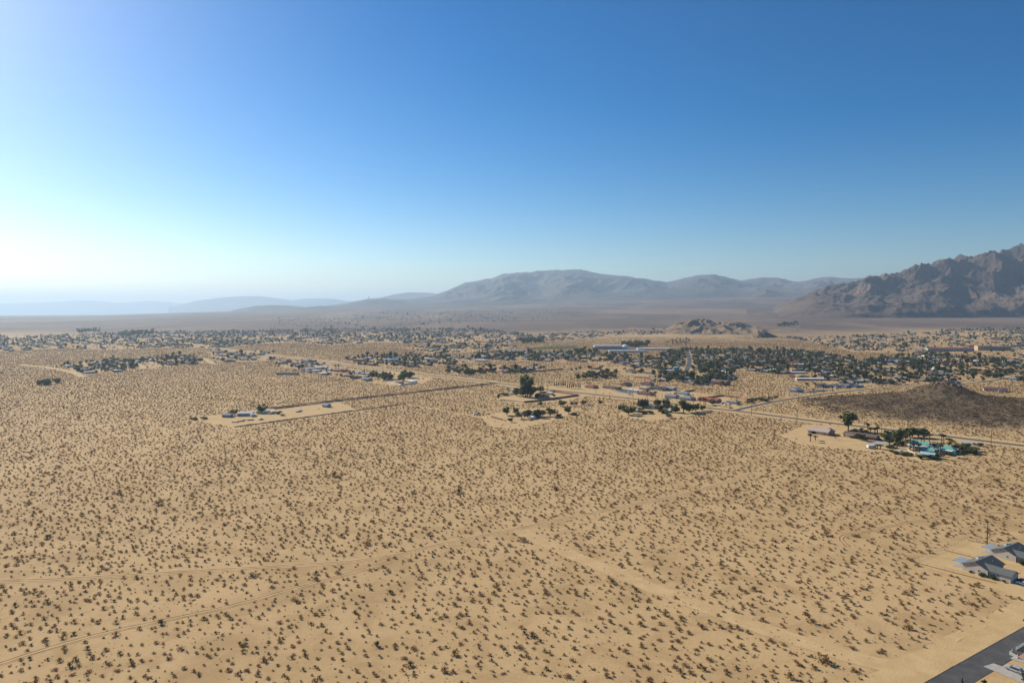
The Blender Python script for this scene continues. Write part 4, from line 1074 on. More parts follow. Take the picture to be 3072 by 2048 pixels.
for label, u, v, L, W, rf, wl, kd, rh, dp in RH:
    x, y = G(u, v)
    o, ro = house(label, x, y, PB + R(dp), [(0, 0, L, W, 2.8 if W < 12 else 3.6, rh, 'x', kd)] + ([(L * .28, -W * .45, L * .34, W * .8, 2.75, rh * .8, 'y', 'gable')] if kd == 'gable' and L > 15 else []), RM[rf], WM[wl], y < 1100)
    if kd != 'flat':
        c = MB(); c.box((-L * .22, W * .12, 2.8 + rh * .4), (.9, .9, rh * .6 + .7)); c.build('chimney', WM['block'], ro)
# white block building and its white pillars
house('long white box building beside the white pillars', *G(1900, 1179), PB, [(0, 0, 15, 5, 4.4, .1, 'x', 'flat')], RM['white'], WM['white'])
o = thing('pillar_wall', 'white pillared wall round a dark paved yard by the road', 'wall', *G(1840, 1176))
ax, ay = G(1840, 1176); bx, by = G(1885, 1184)
for k in range(14):
    x, y = ax + (bx - ax) * k / 13, ay + (by - ay) * k / 13
    m = MB(); m.box((x - ax, y - ay, 0), (.7, .7, 2.4), PB); po = m.build('pillar', M_TRIM, o)
    m = MB(); m.box((x - ax, y - ay, 2.4), (.9, .9, .15), PB); m.build('cap', M_TRIM, po)
m = MB(); m.box(((bx - ax) / 2, (by - ay) / 2, 0), (math.hypot(bx - ax, by - ay), .3, .9), math.atan2(by - ay, bx - ax)); m.build('base_wall', M_TRIM, o)
sheet('paved_yard', GP([(1842, 1174), (1886, 1182), (1915, 1176), (1880, 1168)]), M_ASPHALT, .12, .5)
yard_wall('low white wall round the salmon block house', GP([(1163, 1146), (1203, 1155), (1250, 1150)]), 1.6, WM['white'])
yard_wall('red block wall of the yard behind the long red-roofed house', GP([(2100, 1197), (2168, 1188), (2218, 1194), (2240, 1200), (2290, 1196)]), 1.8, WM['block'])
yard_wall('dark brown wall across the bare lot by the junction', GP([(2022, 1182), (2082, 1172)]), 1.8, WM['brown'])
yard_wall('brown wall enclosing the lot beyond the shrubs', GP([(1560, 1119), (1640, 1112), (1690, 1108)]), 1.8, WM['brown'])
yard_wall('pale wall along the side road', GP([(2418, 1177), (2470, 1172)]), 1.4, WM['white'])
yard_wall('red brick wall below the white roofs', GP([(1965, 1138), (1905, 1132)]), 1.6, WM['block'])
def tank(label, x, y, r, h, mat):
    o = thing('water_tank', label, 'tank', x, y)
    m = MB(); m.tube((0, 0, 0), (0, 0, h), r, r, 28); m.build('tank_wall', mat, o)
    m = MB(); m.tube((0, 0, h), (0, 0, h + r * .28), r + .15, .4, 28); ro = m.build('roof', RM['blue'], o)
    m = MB(); m.tube((0, 0, h + r * .26), (0, 0, h + r * .28 + .5), .35, .35, 8); m.build('vent', M_METAL, ro)
    m = MB(); m.box((0, -r - .1, 0), (.6, .15, h)); m.build('ladder', M_METAL, o)
    return o
tank('round blue water tank among the town trees', *G(2029, 1114), 5.2, 7.5, WM['blue'])
def dome(label, x, y, r, mat, group=None):
    o = thing('dome', label, 'dome', x, y, 0, 0, group)
    m = MB(); rings = 7; seg = 20
    for i in range(rings):
        a0, a1 = i * math.pi / 2 / rings, (i + 1) * math.pi / 2 / rings
        for j in range(seg):
            b0, b1 = j * 2 * math.pi / seg, (j + 1) * 2 * math.pi / seg
            m.face([(r * math.cos(a) * math.cos(b), r * math.cos(a) * math.sin(b), 1.2 + r * math.sin(a)) for a, b in ((a0, b0), (a0, b1), (a1, b1), (a1, b0))])
    m.build('shell', mat, o, True)
    m = MB(); m.tube((0, 0, 0), (0, 0, 1.2), r + .05, r + .05, 24); m.build('base', WM['cream'], o)
    return o
dome('white dome house rising among dark town trees', *G(2802, 1112), 5.5, plain('dome_white', (.75, .74, .72), .6, .05))
dome('white dome shelter with round trees behind it', *G(1876, 1046), 11, plain('canopy_white', (.75, .74, .72), .6, .05))

# ---- the school and the two large lodgings
def block_building(label, u, v, L, W, H, rz, roof, wall, kind='flat', rh=.3, floors=2, cat='building', name='building'):
    x, y = G(u, v); o, ro = house(label, x, y, rz, [(0, 0, L, W, H, rh, 'x', kind)], roof, wall, False, name, None, cat)
    n = int(L / 6)
    for f in range(floors):
        for i in range(n):
            px = -L / 2 + (i + .5) * L / n; z = .9 + f * H / floors
            m = MB(); m.box((px, -W / 2 - .03, z), (3.0, .1, 1.6)); m.build('window', M_GLASS, o)
    return o
block_building('school hall with tall pale walls and flat white roof', 1822, 1046, 74, 30, 9, R(2), RM['pale'], WM['bluegrey'], floors=1)
block_building('long low school wing with pale blue roof', 1880, 1056, 90, 18, 4.2, R(-4), RM['blue'], WM['white'], floors=1)
block_building('low white school wing behind the dome shelter', 1945, 1049, 60, 14, 4, R(0), RM['white'], WM['white'], floors=1)
block_building('low white school wing by the dark round trees', 1995, 1049, 40, 14, 4, R(3), RM['white'], WM['white'], floors=1)
block_building('school wing with dark walls beside the sports field', 1545, 1056, 60, 14, 4, R(6), RM['pale'], WM['cream'], floors=1)
block_building('long two-storey lodge with bright red roof', 2848, 1053, 112, 16, 6.4, R(-6), RM['red'], WM['bluegrey'], 'gable', 3.4, 2)
for k in range(3): block_building(['tan three-storey hotel wing with a yellow tower bay', 'tan three-storey hotel wing in the middle', 'tan three-storey hotel end wing beside dark trees'][k], 2948 + k * 30, 1050, 34, 16, 10.5 + (k == 0) * 1.5, R(-4), RM['tan'], WM[('sand', 'grey', 'tan')[k]], 'flat', .3, 3, 'hotel', 'hotel_wing')

# ---- the cleared ranch lot in the scrub
house('grey mobile home with white roof on the cleared ranch lot', *G(738, 1246), R(6), [(0, 0, 15, 7.5, 2.9, 1.3, 'x', 'gable')], RM['white'], WM['grey'])
house('small blue-grey shed at the entrance of the ranch lot', *G(683, 1250), R(-10), [(0, 0, 9, 6, 2.5, .9, 'x', 'gable')], RM['bluegrey'], WM['grey'])
house('isolated grey shed with sloping roof at the far end of the ranch lot', *G(980, 1220), R(-35), [(0, 0, 8, 6, 2.4, 1.6, 'x', 'gable')], RM['bluegrey'], WM['grey'])
trailer('long white travel trailer under the ranch lot tree', *G(805, 1239), R(14), 11)
trailer('short boxy white trailer next to the long travel trailer', *G(819, 1240), R(60), 5.5)
trailer('green and white camper beside the ranch lot tree', *G(778, 1240), R(20), 6.5, col=plain('camper_green', (.26, .38, .30), .5, .1))
trailer('small white cargo trailer in front of the mobile home', *G(759, 1249), R(40), 4.6)
car('silver pickup truck alone in the middle of the ranch lot', *G(783, 1259), R(70), PT['silver'], 5.3, 1.95, 1.75, True, 'pickup truck')
car('dark car by the round bush of the ranch lot', *G(849, 1247), R(20), PT['dark'])
car('red and white pickup truck in the open part of the ranch lot', *G(895, 1236), R(35), PT['red'], 5.4, 1.95, 1.75, True, 'pickup truck')
car('white pickup truck beside the red pickup', *G(901, 1233), R(10), PT['white'], 5.2, 1.95, 1.7, True, 'pickup truck')
for k, (u, v, L) in enumerate(((705, 1267, 7), (722, 1264, 9), (740, 1261, 8), (752, 1260, 6))):
    x, y = G(u, v); o = thing('scrap_pile', 'dark heap of scrap timber and metal on the ranch lot', 'scrap pile', x, y, R(10), 0, 'scrap heaps in a row on the ranch lot')
    for j in range(7):
        m = MB(); m.box((random.uniform(-L / 2, L / 2), random.uniform(-1, 1), 0), (random.uniform(1.2, 3), random.uniform(.3, 1), random.uniform(.3, 1.1)), random.uniform(-.6, .6)); m.build('timber' if j % 2 else 'panel', M_WOOD if j % 2 else M_METAL, o)
trees([('round', 785, 1238, 9.5, 'round tree over the camper on the ranch lot'), ('olive', 704, 1245, 6, 'scruffy olive tree behind the mobile home'), ('hedge', 837, 1241, 2.8, 'round bush beside the dark car on the ranch lot', None, 1.3), ('hedge', 612, 1257, 2.4, 'bush at the lot entrance from the scrub', None, 1.4), ('hedge', 580, 1259, 2.2, 'dark bush outside the lot entrance', None, 1.8)])
# ---- cars at the junction
for label, u, v, a, c in (('dark car waiting at the road junction', 2193, 1225, -30, 'dark'), ('white car parked on the junction corner lot', 2177, 1215, 20, 'white'), ('white car beside the corner house', 2188, 1213, 25, 'white'), ('silver car on the junction corner lot', 2168, 1212, 15, 'silver'), ('blue car parked before the grey house', 2000, 1197, -45, 'blue'), ('white car parked before the grey house', 2009, 1198, -45, 'white')):
    car(label, *G(u, v), R(a), PT[c])
# ---- utility poles
PL = [(2973, 1334, 12.2), (2723, 1299, 11.5), (2645, 1301, 9.5), (2592, 1280, 11), (2391, 1266, 11.5), (2254, 1248, 11.5), (2080, 1214, 11), (2029, 1199, 12), (1986, 1202, 9), (1899, 1192, 11.5), (1829, 1197, 9), (1788, 1180, 11), (1501, 1147, 11), (1443, 1140, 9), (1338, 1128, 11), (1305, 1132, 11), (1256, 1140, 11), (1189, 1116, 10), (1149, 1113, 10), (1092, 1104, 10), (1056, 1106, 10), (960, 1086, 10), (880, 1070, 10), (1297, 1167, 11), (978, 1207, 9.5), (1091, 1192, 10), (1642, 1175, 10), (1715, 1168, 10), (2305, 1203, 10), (2395, 1189, 10)]
for k, (u, v, h) in enumerate(PL):
    far = v < 1150
    pole({0: 'wooden utility pole where the main road leaves the hill', 24: 'thin pole beside the isolated grey shed', 25: 'lone pole on the double-ridged dirt road', 23: 'lone pole in the scrub below the white walled house'}.get(k, 'wooden utility pole with one crossarm along the main road' if not far else 'small distant utility pole along the far end of the main road'), *G(u, v), R(-48 + 90), h, 1, None if k in (0, 23, 24, 25) else ('poles along the far main road' if far else 'poles along the main road'))
# ================================================================== the town: houses and trees block by block
def GZ(u, v):                       # where a pixel's ray first meets the rising land
    a, b, c = ray(u, v)
    D = np.concatenate([np.arange(400, 4000, 4.), np.arange(4000, 16000, 12.)]) / b
    hit = np.nonzero(CAM_H + c * D <= land_z(a * D, b * D))[0]
    k = D[hit[0]] if hit.size else D[-1]
    return float(a * k), float(b * k)
ZONES = [  # phrase, polygon, share of plots built, trees per plot, wild trees per ha
 ('in the tree-filled town beyond the side road', [(1985, 1060), (2060, 1048), (2350, 1050), (2480, 1062), (2600, 1084), (2760, 1062), (3072, 1085), (3200, 1090), (3200, 1140), (3072, 1142), (2900, 1147), (2620, 1157), (2480, 1152), (2460, 1128), (2350, 1126), (2210, 1110), (2190, 1150), (2130, 1160), (2060, 1150), (1985, 1145), (1950, 1100)], .74, 6.2, 22),
 ('on the near edge of the town', [(2400, 1135), (2480, 1150), (2600, 1158), (2620, 1145), (2500, 1128)], .8, 1.5, 3),
 ('between the school and the main road', [(1440, 1060), (1560, 1056), (1780, 1060), (1960, 1070), (1960, 1093), (1820, 1090), (1640, 1084), (1480, 1084), (1400, 1076)], .75, 5.2, 14),
 ('in the strip of trees behind the roadside houses', [(1700, 1112), (1820, 1100), (1960, 1098), (1990, 1130), (1900, 1128), (1800, 1120)], .25, 2.2, 4),
 ('in the village beside the main road', [(1040, 1074), (1200, 1064), (1420, 1070), (1440, 1084), (1330, 1096), (1180, 1103), (1090, 1094)], .7, 4.8, 12),
 ('on the flat beyond the roadside village', [(1200, 1042), (1420, 1036), (1560, 1040), (1440, 1055), (1300, 1062)], .4, 3.0, 7),
 ('in the shrubby plots above the main road', [(1330, 1106), (1440, 1097), (1600, 1099), (1640, 1108), (1480, 1122), (1350, 1124)], .3, 5.0, 10),
 ('in the hamlet surrounded by scrub', [(195, 1092), (300, 1081), (430, 1083), (420, 1105), (330, 1118), (255, 1125), (215, 1118)], .8, 5.0, 16),
 ('in the plots next to the scrub hamlet', [(425, 1080), (560, 1066), (620, 1075), (610, 1090), (520, 1096), (445, 1106)], .7, 4.6, 12),
 ('on the low ground before the far road', [(620, 1056), (780, 1052), (830, 1068), (800, 1084), (650, 1086)], .55, 2.2, 3),
 ('at the scrub edge below the main road', [(820, 1082), (960, 1082), (1010, 1098), (1090, 1112), (1150, 1132), (1100, 1143), (1020, 1132), (900, 1110), (840, 1104)], .5, 2.4, 3),
 ('in the scattered quarter under the mountain', [(2340, 1012), (2560, 1008), (2700, 1002), (2900, 985), (3072, 984), (3200, 984), (3200, 1080), (3072, 1076), (2900, 1062), (2700, 1060), (2560, 1056), (2480, 1036)], .24, 4.6, 3.4),
 ('in the wide distant town', [(-120, 1014), (150, 1006), (420, 997), (760, 992), (1100, 985), (1450, 985), (1600, 1005), (1520, 1033), (1300, 1033), (1150, 1026), (980, 1036), (900, 1026), (760, 1033), (640, 1046), (520, 1043), (330, 1050), (200, 1044), (60, 1052), (-120, 1056)], .42, 3.0, 3.2),
 ('in the far rows below the plain', [(1560, 1008), (1700, 998), (1990, 990), (2000, 1000), (1800, 1010), (1600, 1026)], .5, 2.5, 2.5),
 ('in the farthest settlement', [(820, 952), (1200, 935), (1560, 930), (1800, 938), (1700, 956), (1400, 974), (1000, 984), (800, 976)], .10, 2.0, .35),
]
ca, sa = math.cos(PB), math.sin(PB)
BUILT = []                          # (x, y, radius) of what already stands
for o in list(COL.objects):
    if o.parent is None and o.get('category') and o.get('category') not in ('wall', 'fence', 'utility pole'):
        BUILT.append((o.location.x, o.location.y, 13 if o['category'] in ('house', 'shed', 'building', 'hotel') else 3))
BX = np.array(BUILT)
def clear(x, y, r):
    return not np.any(np.hypot(BX[:, 0] - x, BX[:, 1] - y) < BX[:, 2] + r)
houses, plants = [], []
rr = random.Random(5)
KINDW = [('dark', .25), ('round', .26), ('olive', .17), ('palm', .10), ('grey', .08), ('tall', .05), ('bright', .05), ('cypress', .04)]
def pick_kind():
    q = rr.random()
    for k, w in KINDW:
        q -= w
        if q < 0: return k
    return 'round'
HGT = dict(dark=(3.8, 7.6), round=(3.8, 8.2), olive=(2.8, 5.2), palm=(6, 12), grey=(3.4, 6.4), tall=(9, 15), bright=(3.2, 6), cypress=(5, 10))
ROADS = [MAIN, SECOND, DIRT] + STREETS
ZP = []
for zi, (ph, px, pb, tp, wild) in enumerate(ZONES):
    poly = [GZ(u, v) for u, v in px]; ZP.append(poly)
    xs = [p[0] for p in poly]; ys = [p[1] for p in poly]
    far = min(ys) > 1800; vfar = min(ys) > 3500
    sa_, sb_ = (29, 41) if not far else (36, 50) if not vfar else (60, 80)
    cx, cy_ = np.mean(xs), np.mean(ys); rad = max(math.hypot(x - cx, y - cy_) for x, y in poly)
    na, nb = int(rad / sa_) + 1, int(rad / sb_) + 1
    cand = []
    for i in range(-na, na + 1):
        for j in range(-nb, nb + 1):
            a, b = i * sa_ + rr.uniform(-5, 5), j * sb_ + rr.uniform(-7, 7)
            cand.append((cx + a * ca - b * sa, cy_ + a * sa + b * ca))
    cand = np.array(cand); ok = in_poly(cand[:, 0], cand[:, 1], poly)
    for x, y in cand[ok]:
        patch = fbm(np.array([x / 260.]), np.array([y / 260. + zi]), 2)[0] * (1.6 if zi >= 11 else .6)
        if rr.random() > pb * (1.0 + .9 * patch): 
            if rr.random() < .25: plants.append((x, y, 'olive', rr.uniform(2.5, 4.5), zi))
            continue
        if y < 2400 and any(float(seg_dist(np.array([x]), np.array([y]), q)[0]) < 13 for q in ROADS): continue
        if clear(x, y, 7):
            L, W = rr.uniform(12, 21), rr.uniform(8, 11.5)
            houses.append((x, y, PB + rr.choice((0, math.pi / 2)) + rr.uniform(-.06, .06), L, W, zi, rr.random(), rr.random()))
            if rr.random() < .3:
                a = rr.uniform(0, 6.28); houses.append((x + 17 * math.cos(a), y + 17 * math.sin(a), PB, rr.uniform(5, 8), rr.uniform(4, 6), zi, rr.random(), rr.random()))
        for _ in range(int(tp + rr.random())):
            a, d = rr.uniform(0, 6.28), rr.uniform(8, 17); k = pick_kind()
            plants.append((x + d * math.cos(a), y + d * math.sin(a), k, rr.uniform(*HGT[k]), zi))
    A = rad * rad * 4
    for _ in range(int(A / 1e4 * wild)):
        x, y = cx + rr.uniform(-rad, rad), cy_ + rr.uniform(-rad, rad)
        if in_poly(np.array([x]), np.array([y]), poly)[0]:
            k = pick_kind(); plants.append((x, y, k, rr.uniform(*HGT[k]), zi))
def clump(px, n, kinds, hs, zi):
    poly = [GZ(u, v) for u, v in px]; xs = [p[0] for p in poly]; ys = [p[1] for p in poly]
    while n:
        x, y = rr.uniform(min(xs), max(xs)), rr.uniform(min(ys), max(ys))
        if in_poly(np.array([x]), np.array([y]), poly)[0]:
            plants.append((x, y, rr.choice(kinds), rr.uniform(*hs), zi)); n -= 1
clump([(100, 1152), (175, 1140), (178, 1150), (120, 1160)], 26, ['dark', 'olive', 'round'], (3, 7), 7)
clump([(1555, 1022), (1630, 1015), (1635, 1028), (1570, 1032)], 60, ['dark', 'round'], (8, 13), 2)
clump([(1865, 1032), (1945, 1028), (1950, 1040), (1870, 1042)], 60, ['round', 'dark'], (8, 13), 2)
clump([(1720, 1055), (1790, 1050), (1790, 1062), (1730, 1066)], 26, ['dark', 'tall'], (9, 14), 2)
clump([(1995, 1028), (2070, 1022), (2075, 1038), (2000, 1040)], 34, ['palm'], (10, 15), 0)
clump([(2330, 973), (2390, 969), (2395, 975), (2335, 979)], 26, ['dark', 'round'], (9, 16), 11)
clump([(230, 990), (300, 985), (300, 996), (235, 999)], 45, ['dark', 'round'], (6, 12), 12)
clump([(350, 1000), (460, 990), (460, 1004), (360, 1008)], 70, ['dark', 'round'], (6, 12), 12)
clump([(2100, 1110), (2190, 1100), (2180, 1150), (2100, 1160)], 24, ['round', 'dark', 'tall'], (6, 11), 0)
clump([(1980, 1128), (2060, 1118), (2060, 1150), (1990, 1140)], 22, ['round', 'tall', 'olive'], (6, 11), 0)
clump([(2205, 1208), (2330, 1192), (2340, 1200), (2230, 1214)], 30, ['olive', 'round'], (2.2, 3.6), 1)
clump([(1340, 1118), (1480, 1108), (1500, 1118), (1390, 1126)], 45, ['round', 'dark', 'bright'], (4, 8), 6)
clump([(1500, 1108), (1600, 1110), (1580, 1120), (1500, 1122)], 26, ['dark', 'grey'], (4, 7), 6)
clump([(1770, 1122), (1850, 1120), (1850, 1134), (1770, 1138)], 34, ['dark', 'olive', 'round'], (4, 8), 3)
clump([(1100, 1132), (1260, 1128), (1250, 1142), (1110, 1146)], 30, ['palm', 'dark', 'round'], (6, 11), 10)
trees([('palm', 2420, 1170, 10, 'palm in the row along the side road', 'side road palms'), ('palm', 2445, 1169, 10, 'palm in the row along the side road', 'side road palms'), ('palm', 2469, 1176, 9.5, 'palm in the row along the side road', 'side road palms'), ('palm', 2497, 1173, 7.5, 'palm in the row along the side road', 'side road palms'), ('palm', 2440, 1179, 5.5, 'short bare-trunk palm at the side road edge'), ('cypress', 2351, 1064, 20, 'single very tall cypress above the bright red roof', None, 1.6), ('palm', 1800, 1120, 13, 'twin tall palms on open sand behind the houses', 'twin tall palms'), ('palm', 1806, 1121, 14, 'twin tall palms on open sand behind the houses', 'twin tall palms'), ('palm', 2100, 1214, 8, 'palm before the long red-roofed house', 'red house palms'), ('palm', 2112, 1215, 8.5, 'palm before the long red-roofed house', 'red house palms'), ('palm', 2117, 1214, 7.5, 'palm before the long red-roofed house', 'red house palms'), ('round', 2138, 1214, 6, 'round tree before the long red-roofed house'), ('palm', 1941, 1190, 9, 'palm before the maroon tile house', 'maroon house palms'), ('palm', 1967, 1193, 8, 'palm before the maroon tile house', 'maroon house palms')])

RK = [('grey', .22), ('white', .09), ('pale', .12), ('brown', .19), ('slate', .11), ('tan', .13), ('maroon', .06), ('red', .03), ('bluegrey', .05)]
def roof_of(q):
    for k, w in RK:
        q -= w
        if q < 0: return k
    return 'grey'
WKEYS = ['cream', 'white', 'tan', 'sand', 'grey', 'pink', 'bluegrey']
RWORD = dict(grey='grey', white='white', pale='pale grey', brown='brown', slate='slate', tan='tan', maroon='maroon', red='red', bluegrey='blue-grey')
SHAPES = [('gable', 1.8), ('hip', 1.9), ('flat', .25)]
houses.sort(key=lambda h: -h[3] / h[1])
N_SINGLE = 215
cache = {}
for x, y, rz, L, W, zi, q1, q2 in houses[:N_SINGLE]:
    rk = roof_of(q1); sh, rh = SHAPES[int(q2 * 9) % 3] if rk not in ('white', 'pale') else (('flat', .25) if q2 < .5 else ('gable', 1.5))
    small = L < 9
    key = (rk, sh, small, int(q2 * 100) % 3)
    label = ('small %s-roofed outbuilding %s' if small else {'gable': '%s gabled house %s', 'hip': '%s hip-roofed house %s', 'flat': '%s flat-roofed house %s'}[sh]) % (RWORD[rk], ZONES[zi][0])
    if key not in cache:
        L0, W0 = (7, 5) if small else (16, 9.5)
        bl = [(0, 0, L0, W0, 2.5 if small else 2.8, rh * (.6 if small else 1), 'x', sh)]
        if not small and sh != 'flat': bl.append(((-1, 1, 1)[key[3]] * L0 * .25, -W0 * .42, L0 * .36, W0 * .7, 2.75, rh * .75, 'y', sh))
        o, ro = house(label, x, y, rz, bl, RM[rk], WM[WKEYS[(len(cache) * 3) % 7]], False, 'shed' if small else 'house', label, 'shed' if small else 'house')
        if not small:
            c = MB(); c.box((L0 * .2, W0 * .1, 2.9 + (rh * .45 if sh != 'flat' else .2)), (1.1, 1.1, 1.2)); c.build('roof_cooler', M_METAL, ro)
            for s in (-1, 1):
                for k in range(3): 
                    m = MB(); m.box((-L0 * .35 + k * L0 * .32, s * (W0 / 2 + .02), 1.0), (1.7, .1, 1.2)); m.build('window', M_GLASS, o)
        cache[key] = (o, L0, W0); o.scale = (L / L0, W / W0, 1)
    else:
        o, L0, W0 = cache[key]; copy_tree(o, x, y, rz, (L / L0, W / W0, 1), label, label, float(land_z(x, y)))
rest = houses[N_SINGLE:]
m = MB(); mats = [RM[k] for k, _ in RK] + [WM[k] for k in WKEYS]; ri = {k: i for i, (k, _) in enumerate(RK)}
for x, y, rz, L, W, zi, q1, q2 in rest:
    rk = roof_of(q1); mi = ri[rk]; wi = len(RK) + int(q2 * 997) % 7; z = float(land_z(x, y)) - .3
    c, s = math.cos(rz), math.sin(rz); T = lambda a, b, h: (x + a * c - b * s, y + a * s + b * c, z + h)
    l, w = L / 2, W / 2
    m.hexa([T(-l, -w, 0), T(l, -w, 0), T(l, w, 0), T(-l, w, 0), T(-l, -w, 3), T(l, -w, 3), T(l, w, 3), T(-l, w, 3)], wi)
    rh = .3 if rk in ('white', 'pale') else 1.9; l += .5; w += .5
    if rh < 1: m.hexa([T(-l, -w, 3), T(l, -w, 3), T(l, w, 3), T(-l, w, 3), T(-l, -w, 3.3), T(l, -w, 3.3), T(l, w, 3.3), T(-l, w, 3.3)], mi)
    else:
        p = [T(-l, -w, 2.9), T(l, -w, 2.9), T(l, w, 2.9), T(-l, w, 2.9)]; a, b = T(-l, 0, 3 + rh), T(l, 0, 3 + rh)
        m.face([p[0], p[1], b, a], mi); m.face([p[2], p[3], a, b], mi); m.face([p[1], p[2], b], wi); m.face([p[3], p[0], a], wi)
stuff(m.build('distant_houses', mats), 'hazy mass of far-off low houses spread over the valley floor')
print('houses', len(houses), 'stuff', len(rest))

# ---- trees of the town
plants = [p for p in plants if clear(p[0], p[1], 1.5)]
pa = np.array([p[:2] for p in plants])
pok = np.min([seg_dist(pa[:, 0], pa[:, 1], q) for q in ROADS], axis=0) > 6.5
plants = [p for p, k in zip(plants, pok) if k]
SEEN = dict(tall=.6, palm=.75, cypress=.6)
plants.sort(key=lambda p: -p[3] * SEEN.get(p[2], 1) / p[1])
TW = dict(dark='dark bushy tree', round='green leafy tree', olive='low olive tree', palm='fan palm', grey='grey-green tree', tall='tall eucalyptus', bright='bright green tree', cypress='narrow cypress')
N_TREES = 165
for x, y, k, h, zi in plants[:N_TREES]:
    lab = TW[k] + ' ' + ZONES[zi][0]
    tree(k, x, y, h, lab, lab)
for (k, var) in PROTO.items():
    for i, (o, h0) in enumerate(var):
        if (k, i) not in _used:
            j = N_TREES + len(_used); x, y, k2, h, zi = plants[j]; lab = TW.get(k, 'leafy tree') + ' ' + ZONES[zi][0]
            o.location = (x, y, float(land_z(x, y))); s_ = h / h0; o.scale = (s_, s_, s_); o['label'] = lab; o['group'] = lab; _used.add((k, i))
def gn_scatter(name, pts, scl, rot, idx, sources, label):
    """one object: copies of the source meshes on points"""
    me = bpy.data.meshes.new(name); n = len(pts)
    me.vertices.add(n); me.vertices.foreach_set('co', np.asarray(pts, np.float32).ravel())
    a = me.attributes.new('sc', 'FLOAT_VECTOR', 'POINT'); a.data.foreach_set('vector', np.asarray(scl, np.float32).ravel())
    a = me.attributes.new('rz', 'FLOAT', 'POINT'); a.data.foreach_set('value', np.asarray(rot, np.float32))
    a = me.attributes.new('ix', 'INT', 'POINT'); a.data.foreach_set('value', np.asarray(idx, np.int32))
    me.update()
    o = stuff(link(name, me), label)
    ng = bpy.data.node_groups.new(name, 'GeometryNodeTree')
    ng.interface.new_socket('Geometry', in_out='INPUT', socket_type='NodeSocketGeometry'); ng.interface.new_socket('Geometry', in_out='OUTPUT', socket_type='NodeSocketGeometry')
    N, Lk = ng.nodes, ng.links
    gi, go = N.new('NodeGroupInput'), N.new('NodeGroupOutput')
    def attr(nm, ty):
        q = N.new('GeometryNodeInputNamedAttribute'); q.data_type = ty; q.inputs['Name'].default_value = nm; return q.outputs['Attribute']
    sc_, rz_, ix_ = attr('sc', 'FLOAT_VECTOR'), attr('rz', 'FLOAT'), attr('ix', 'INT')
    cb = N.new('ShaderNodeCombineXYZ'); Lk.new(rz_, cb.inputs['Z'])
    e2r = N.new('FunctionNodeEulerToRotation'); Lk.new(cb.outputs[0], e2r.inputs[0])
    outj = N.new('GeometryNodeJoinGeometry')
    for group_ in sources:
        gj = N.new('GeometryNodeGeometryToInstance')
        for src in reversed(group_):
            oi = N.new('GeometryNodeObjectInfo'); oi.inputs['Object'].default_value = src; oi.transform_space = 'ORIGINAL'
            Lk.new(oi.outputs['Geometry'], gj.inputs[0])
        ip = N.new('GeometryNodeInstanceOnPoints'); ip.inputs['Pick Instance'].default_value = True
        Lk.new(gi.outputs[0], ip.inputs['Points']); Lk.new(gj.outputs[0], ip.inputs['Instance'])
        Lk.new(ix_, ip.inputs['Instance Index']); Lk.new(e2r.outputs[0], ip.inputs['Rotation']); Lk.new(sc_, ip.inputs['Scale'])
        Lk.new(ip.outputs[0], outj.inputs[0])
    Lk.new(outj.outputs[0], go.inputs[0])
    md = o.modifiers.new('scatter', 'NODES'); md.node_group = ng
    return o
src = []; six = {}
for k, var in PROTO.items():
    for i, (o, h0) in enumerate(var): six[(k, i)] = (len(src), h0); src.append(o)
crowns = [[c for c in KIDS[o.name] if c.name.startswith('crown')][0] for o in src]
trunks = [[c for c in KIDS[o.name] if c.name.startswith('trunk')][0] for o in src]
pts, scl, rot, idx = [], [], [], []
for x, y, k, h, zi in plants[N_TREES:]:
    i, h0 = six[(k, rr.randrange(len(PROTO[k])))]; s = h / h0 * rr.uniform(.85, 1.15)
    pts.append((x, y, float(land_z(x, y)))); scl.append((s * 1.15, s * 1.15, s)); rot.append(rr.uniform(0, 6.28)); idx.append(i)
gn_scatter('distant_trees', pts, scl, rot, idx, [crowns, trunks], 'mass of far-off dark trees filling the hazy town blocks')
print('trees', len(plants))
# ================================================================== the creosote scrub
def shrub_mesh(name, seed, mat, n=34, h=1.15, spread=1.0, leaf=.11, low=False):
    rng = np.random.default_rng(seed)
    V, Fc = [], []
    def tri(a, b, c): k = len(V); V.extend([a, b, c]); Fc.append((k, k + 1, k + 2))
    pts, sz = [], []
    for i in range(n):
        a = rng.uniform(0, 6.283); e = abs(rng.normal(0, .8)) if not low else rng.uniform(.3, 1.4)
        e = min(e, 1.35)
        d = np.array([math.cos(a) * math.sin(e) * spread, math.sin(a) * math.sin(e) * spread, math.cos(e)])
        ln = h * rng.uniform(.72, 1.08)
        p1 = d * ln; s = np.array([-math.sin(a), math.cos(a), 0]) * .028
        tri(tuple(-s), tuple(s), tuple(p1))
        m = rng.integers(4, 8)
        for k in range(m):
            f = rng.uniform(.3, 1.0) ** .7
            pts.append(p1 * f + rng.normal(size=3) * .085 * (.5 + f)); sz.append(leaf * rng.uniform(.7, 1.5))
    C = np.array(pts); C[:, 2] = np.maximum(C[:, 2], .04); S = np.array(sz)
    q = len(C); d = rng.normal(size=(q, 3)); d /= np.linalg.norm(d, axis=1)[:, None]
    e = np.cross(d, rng.normal(size=(q, 3))); e /= np.linalg.norm(e, axis=1)[:, None]
    a = d * S[:, None]; b = e * (S * .7)[:, None]
    base = len(V); V += np.stack([C - a, C - b, C + a, C + b], 1).reshape(-1, 3).tolist()
    Fc += [tuple(range(base + 4 * i, base + 4 * i + 4)) for i in range(q)]
    me = bpy.data.meshes.new(name); me.from_pydata([tuple(v) for v in V], [], Fc); me.materials.append(LM[mat]); me.update()
    return me
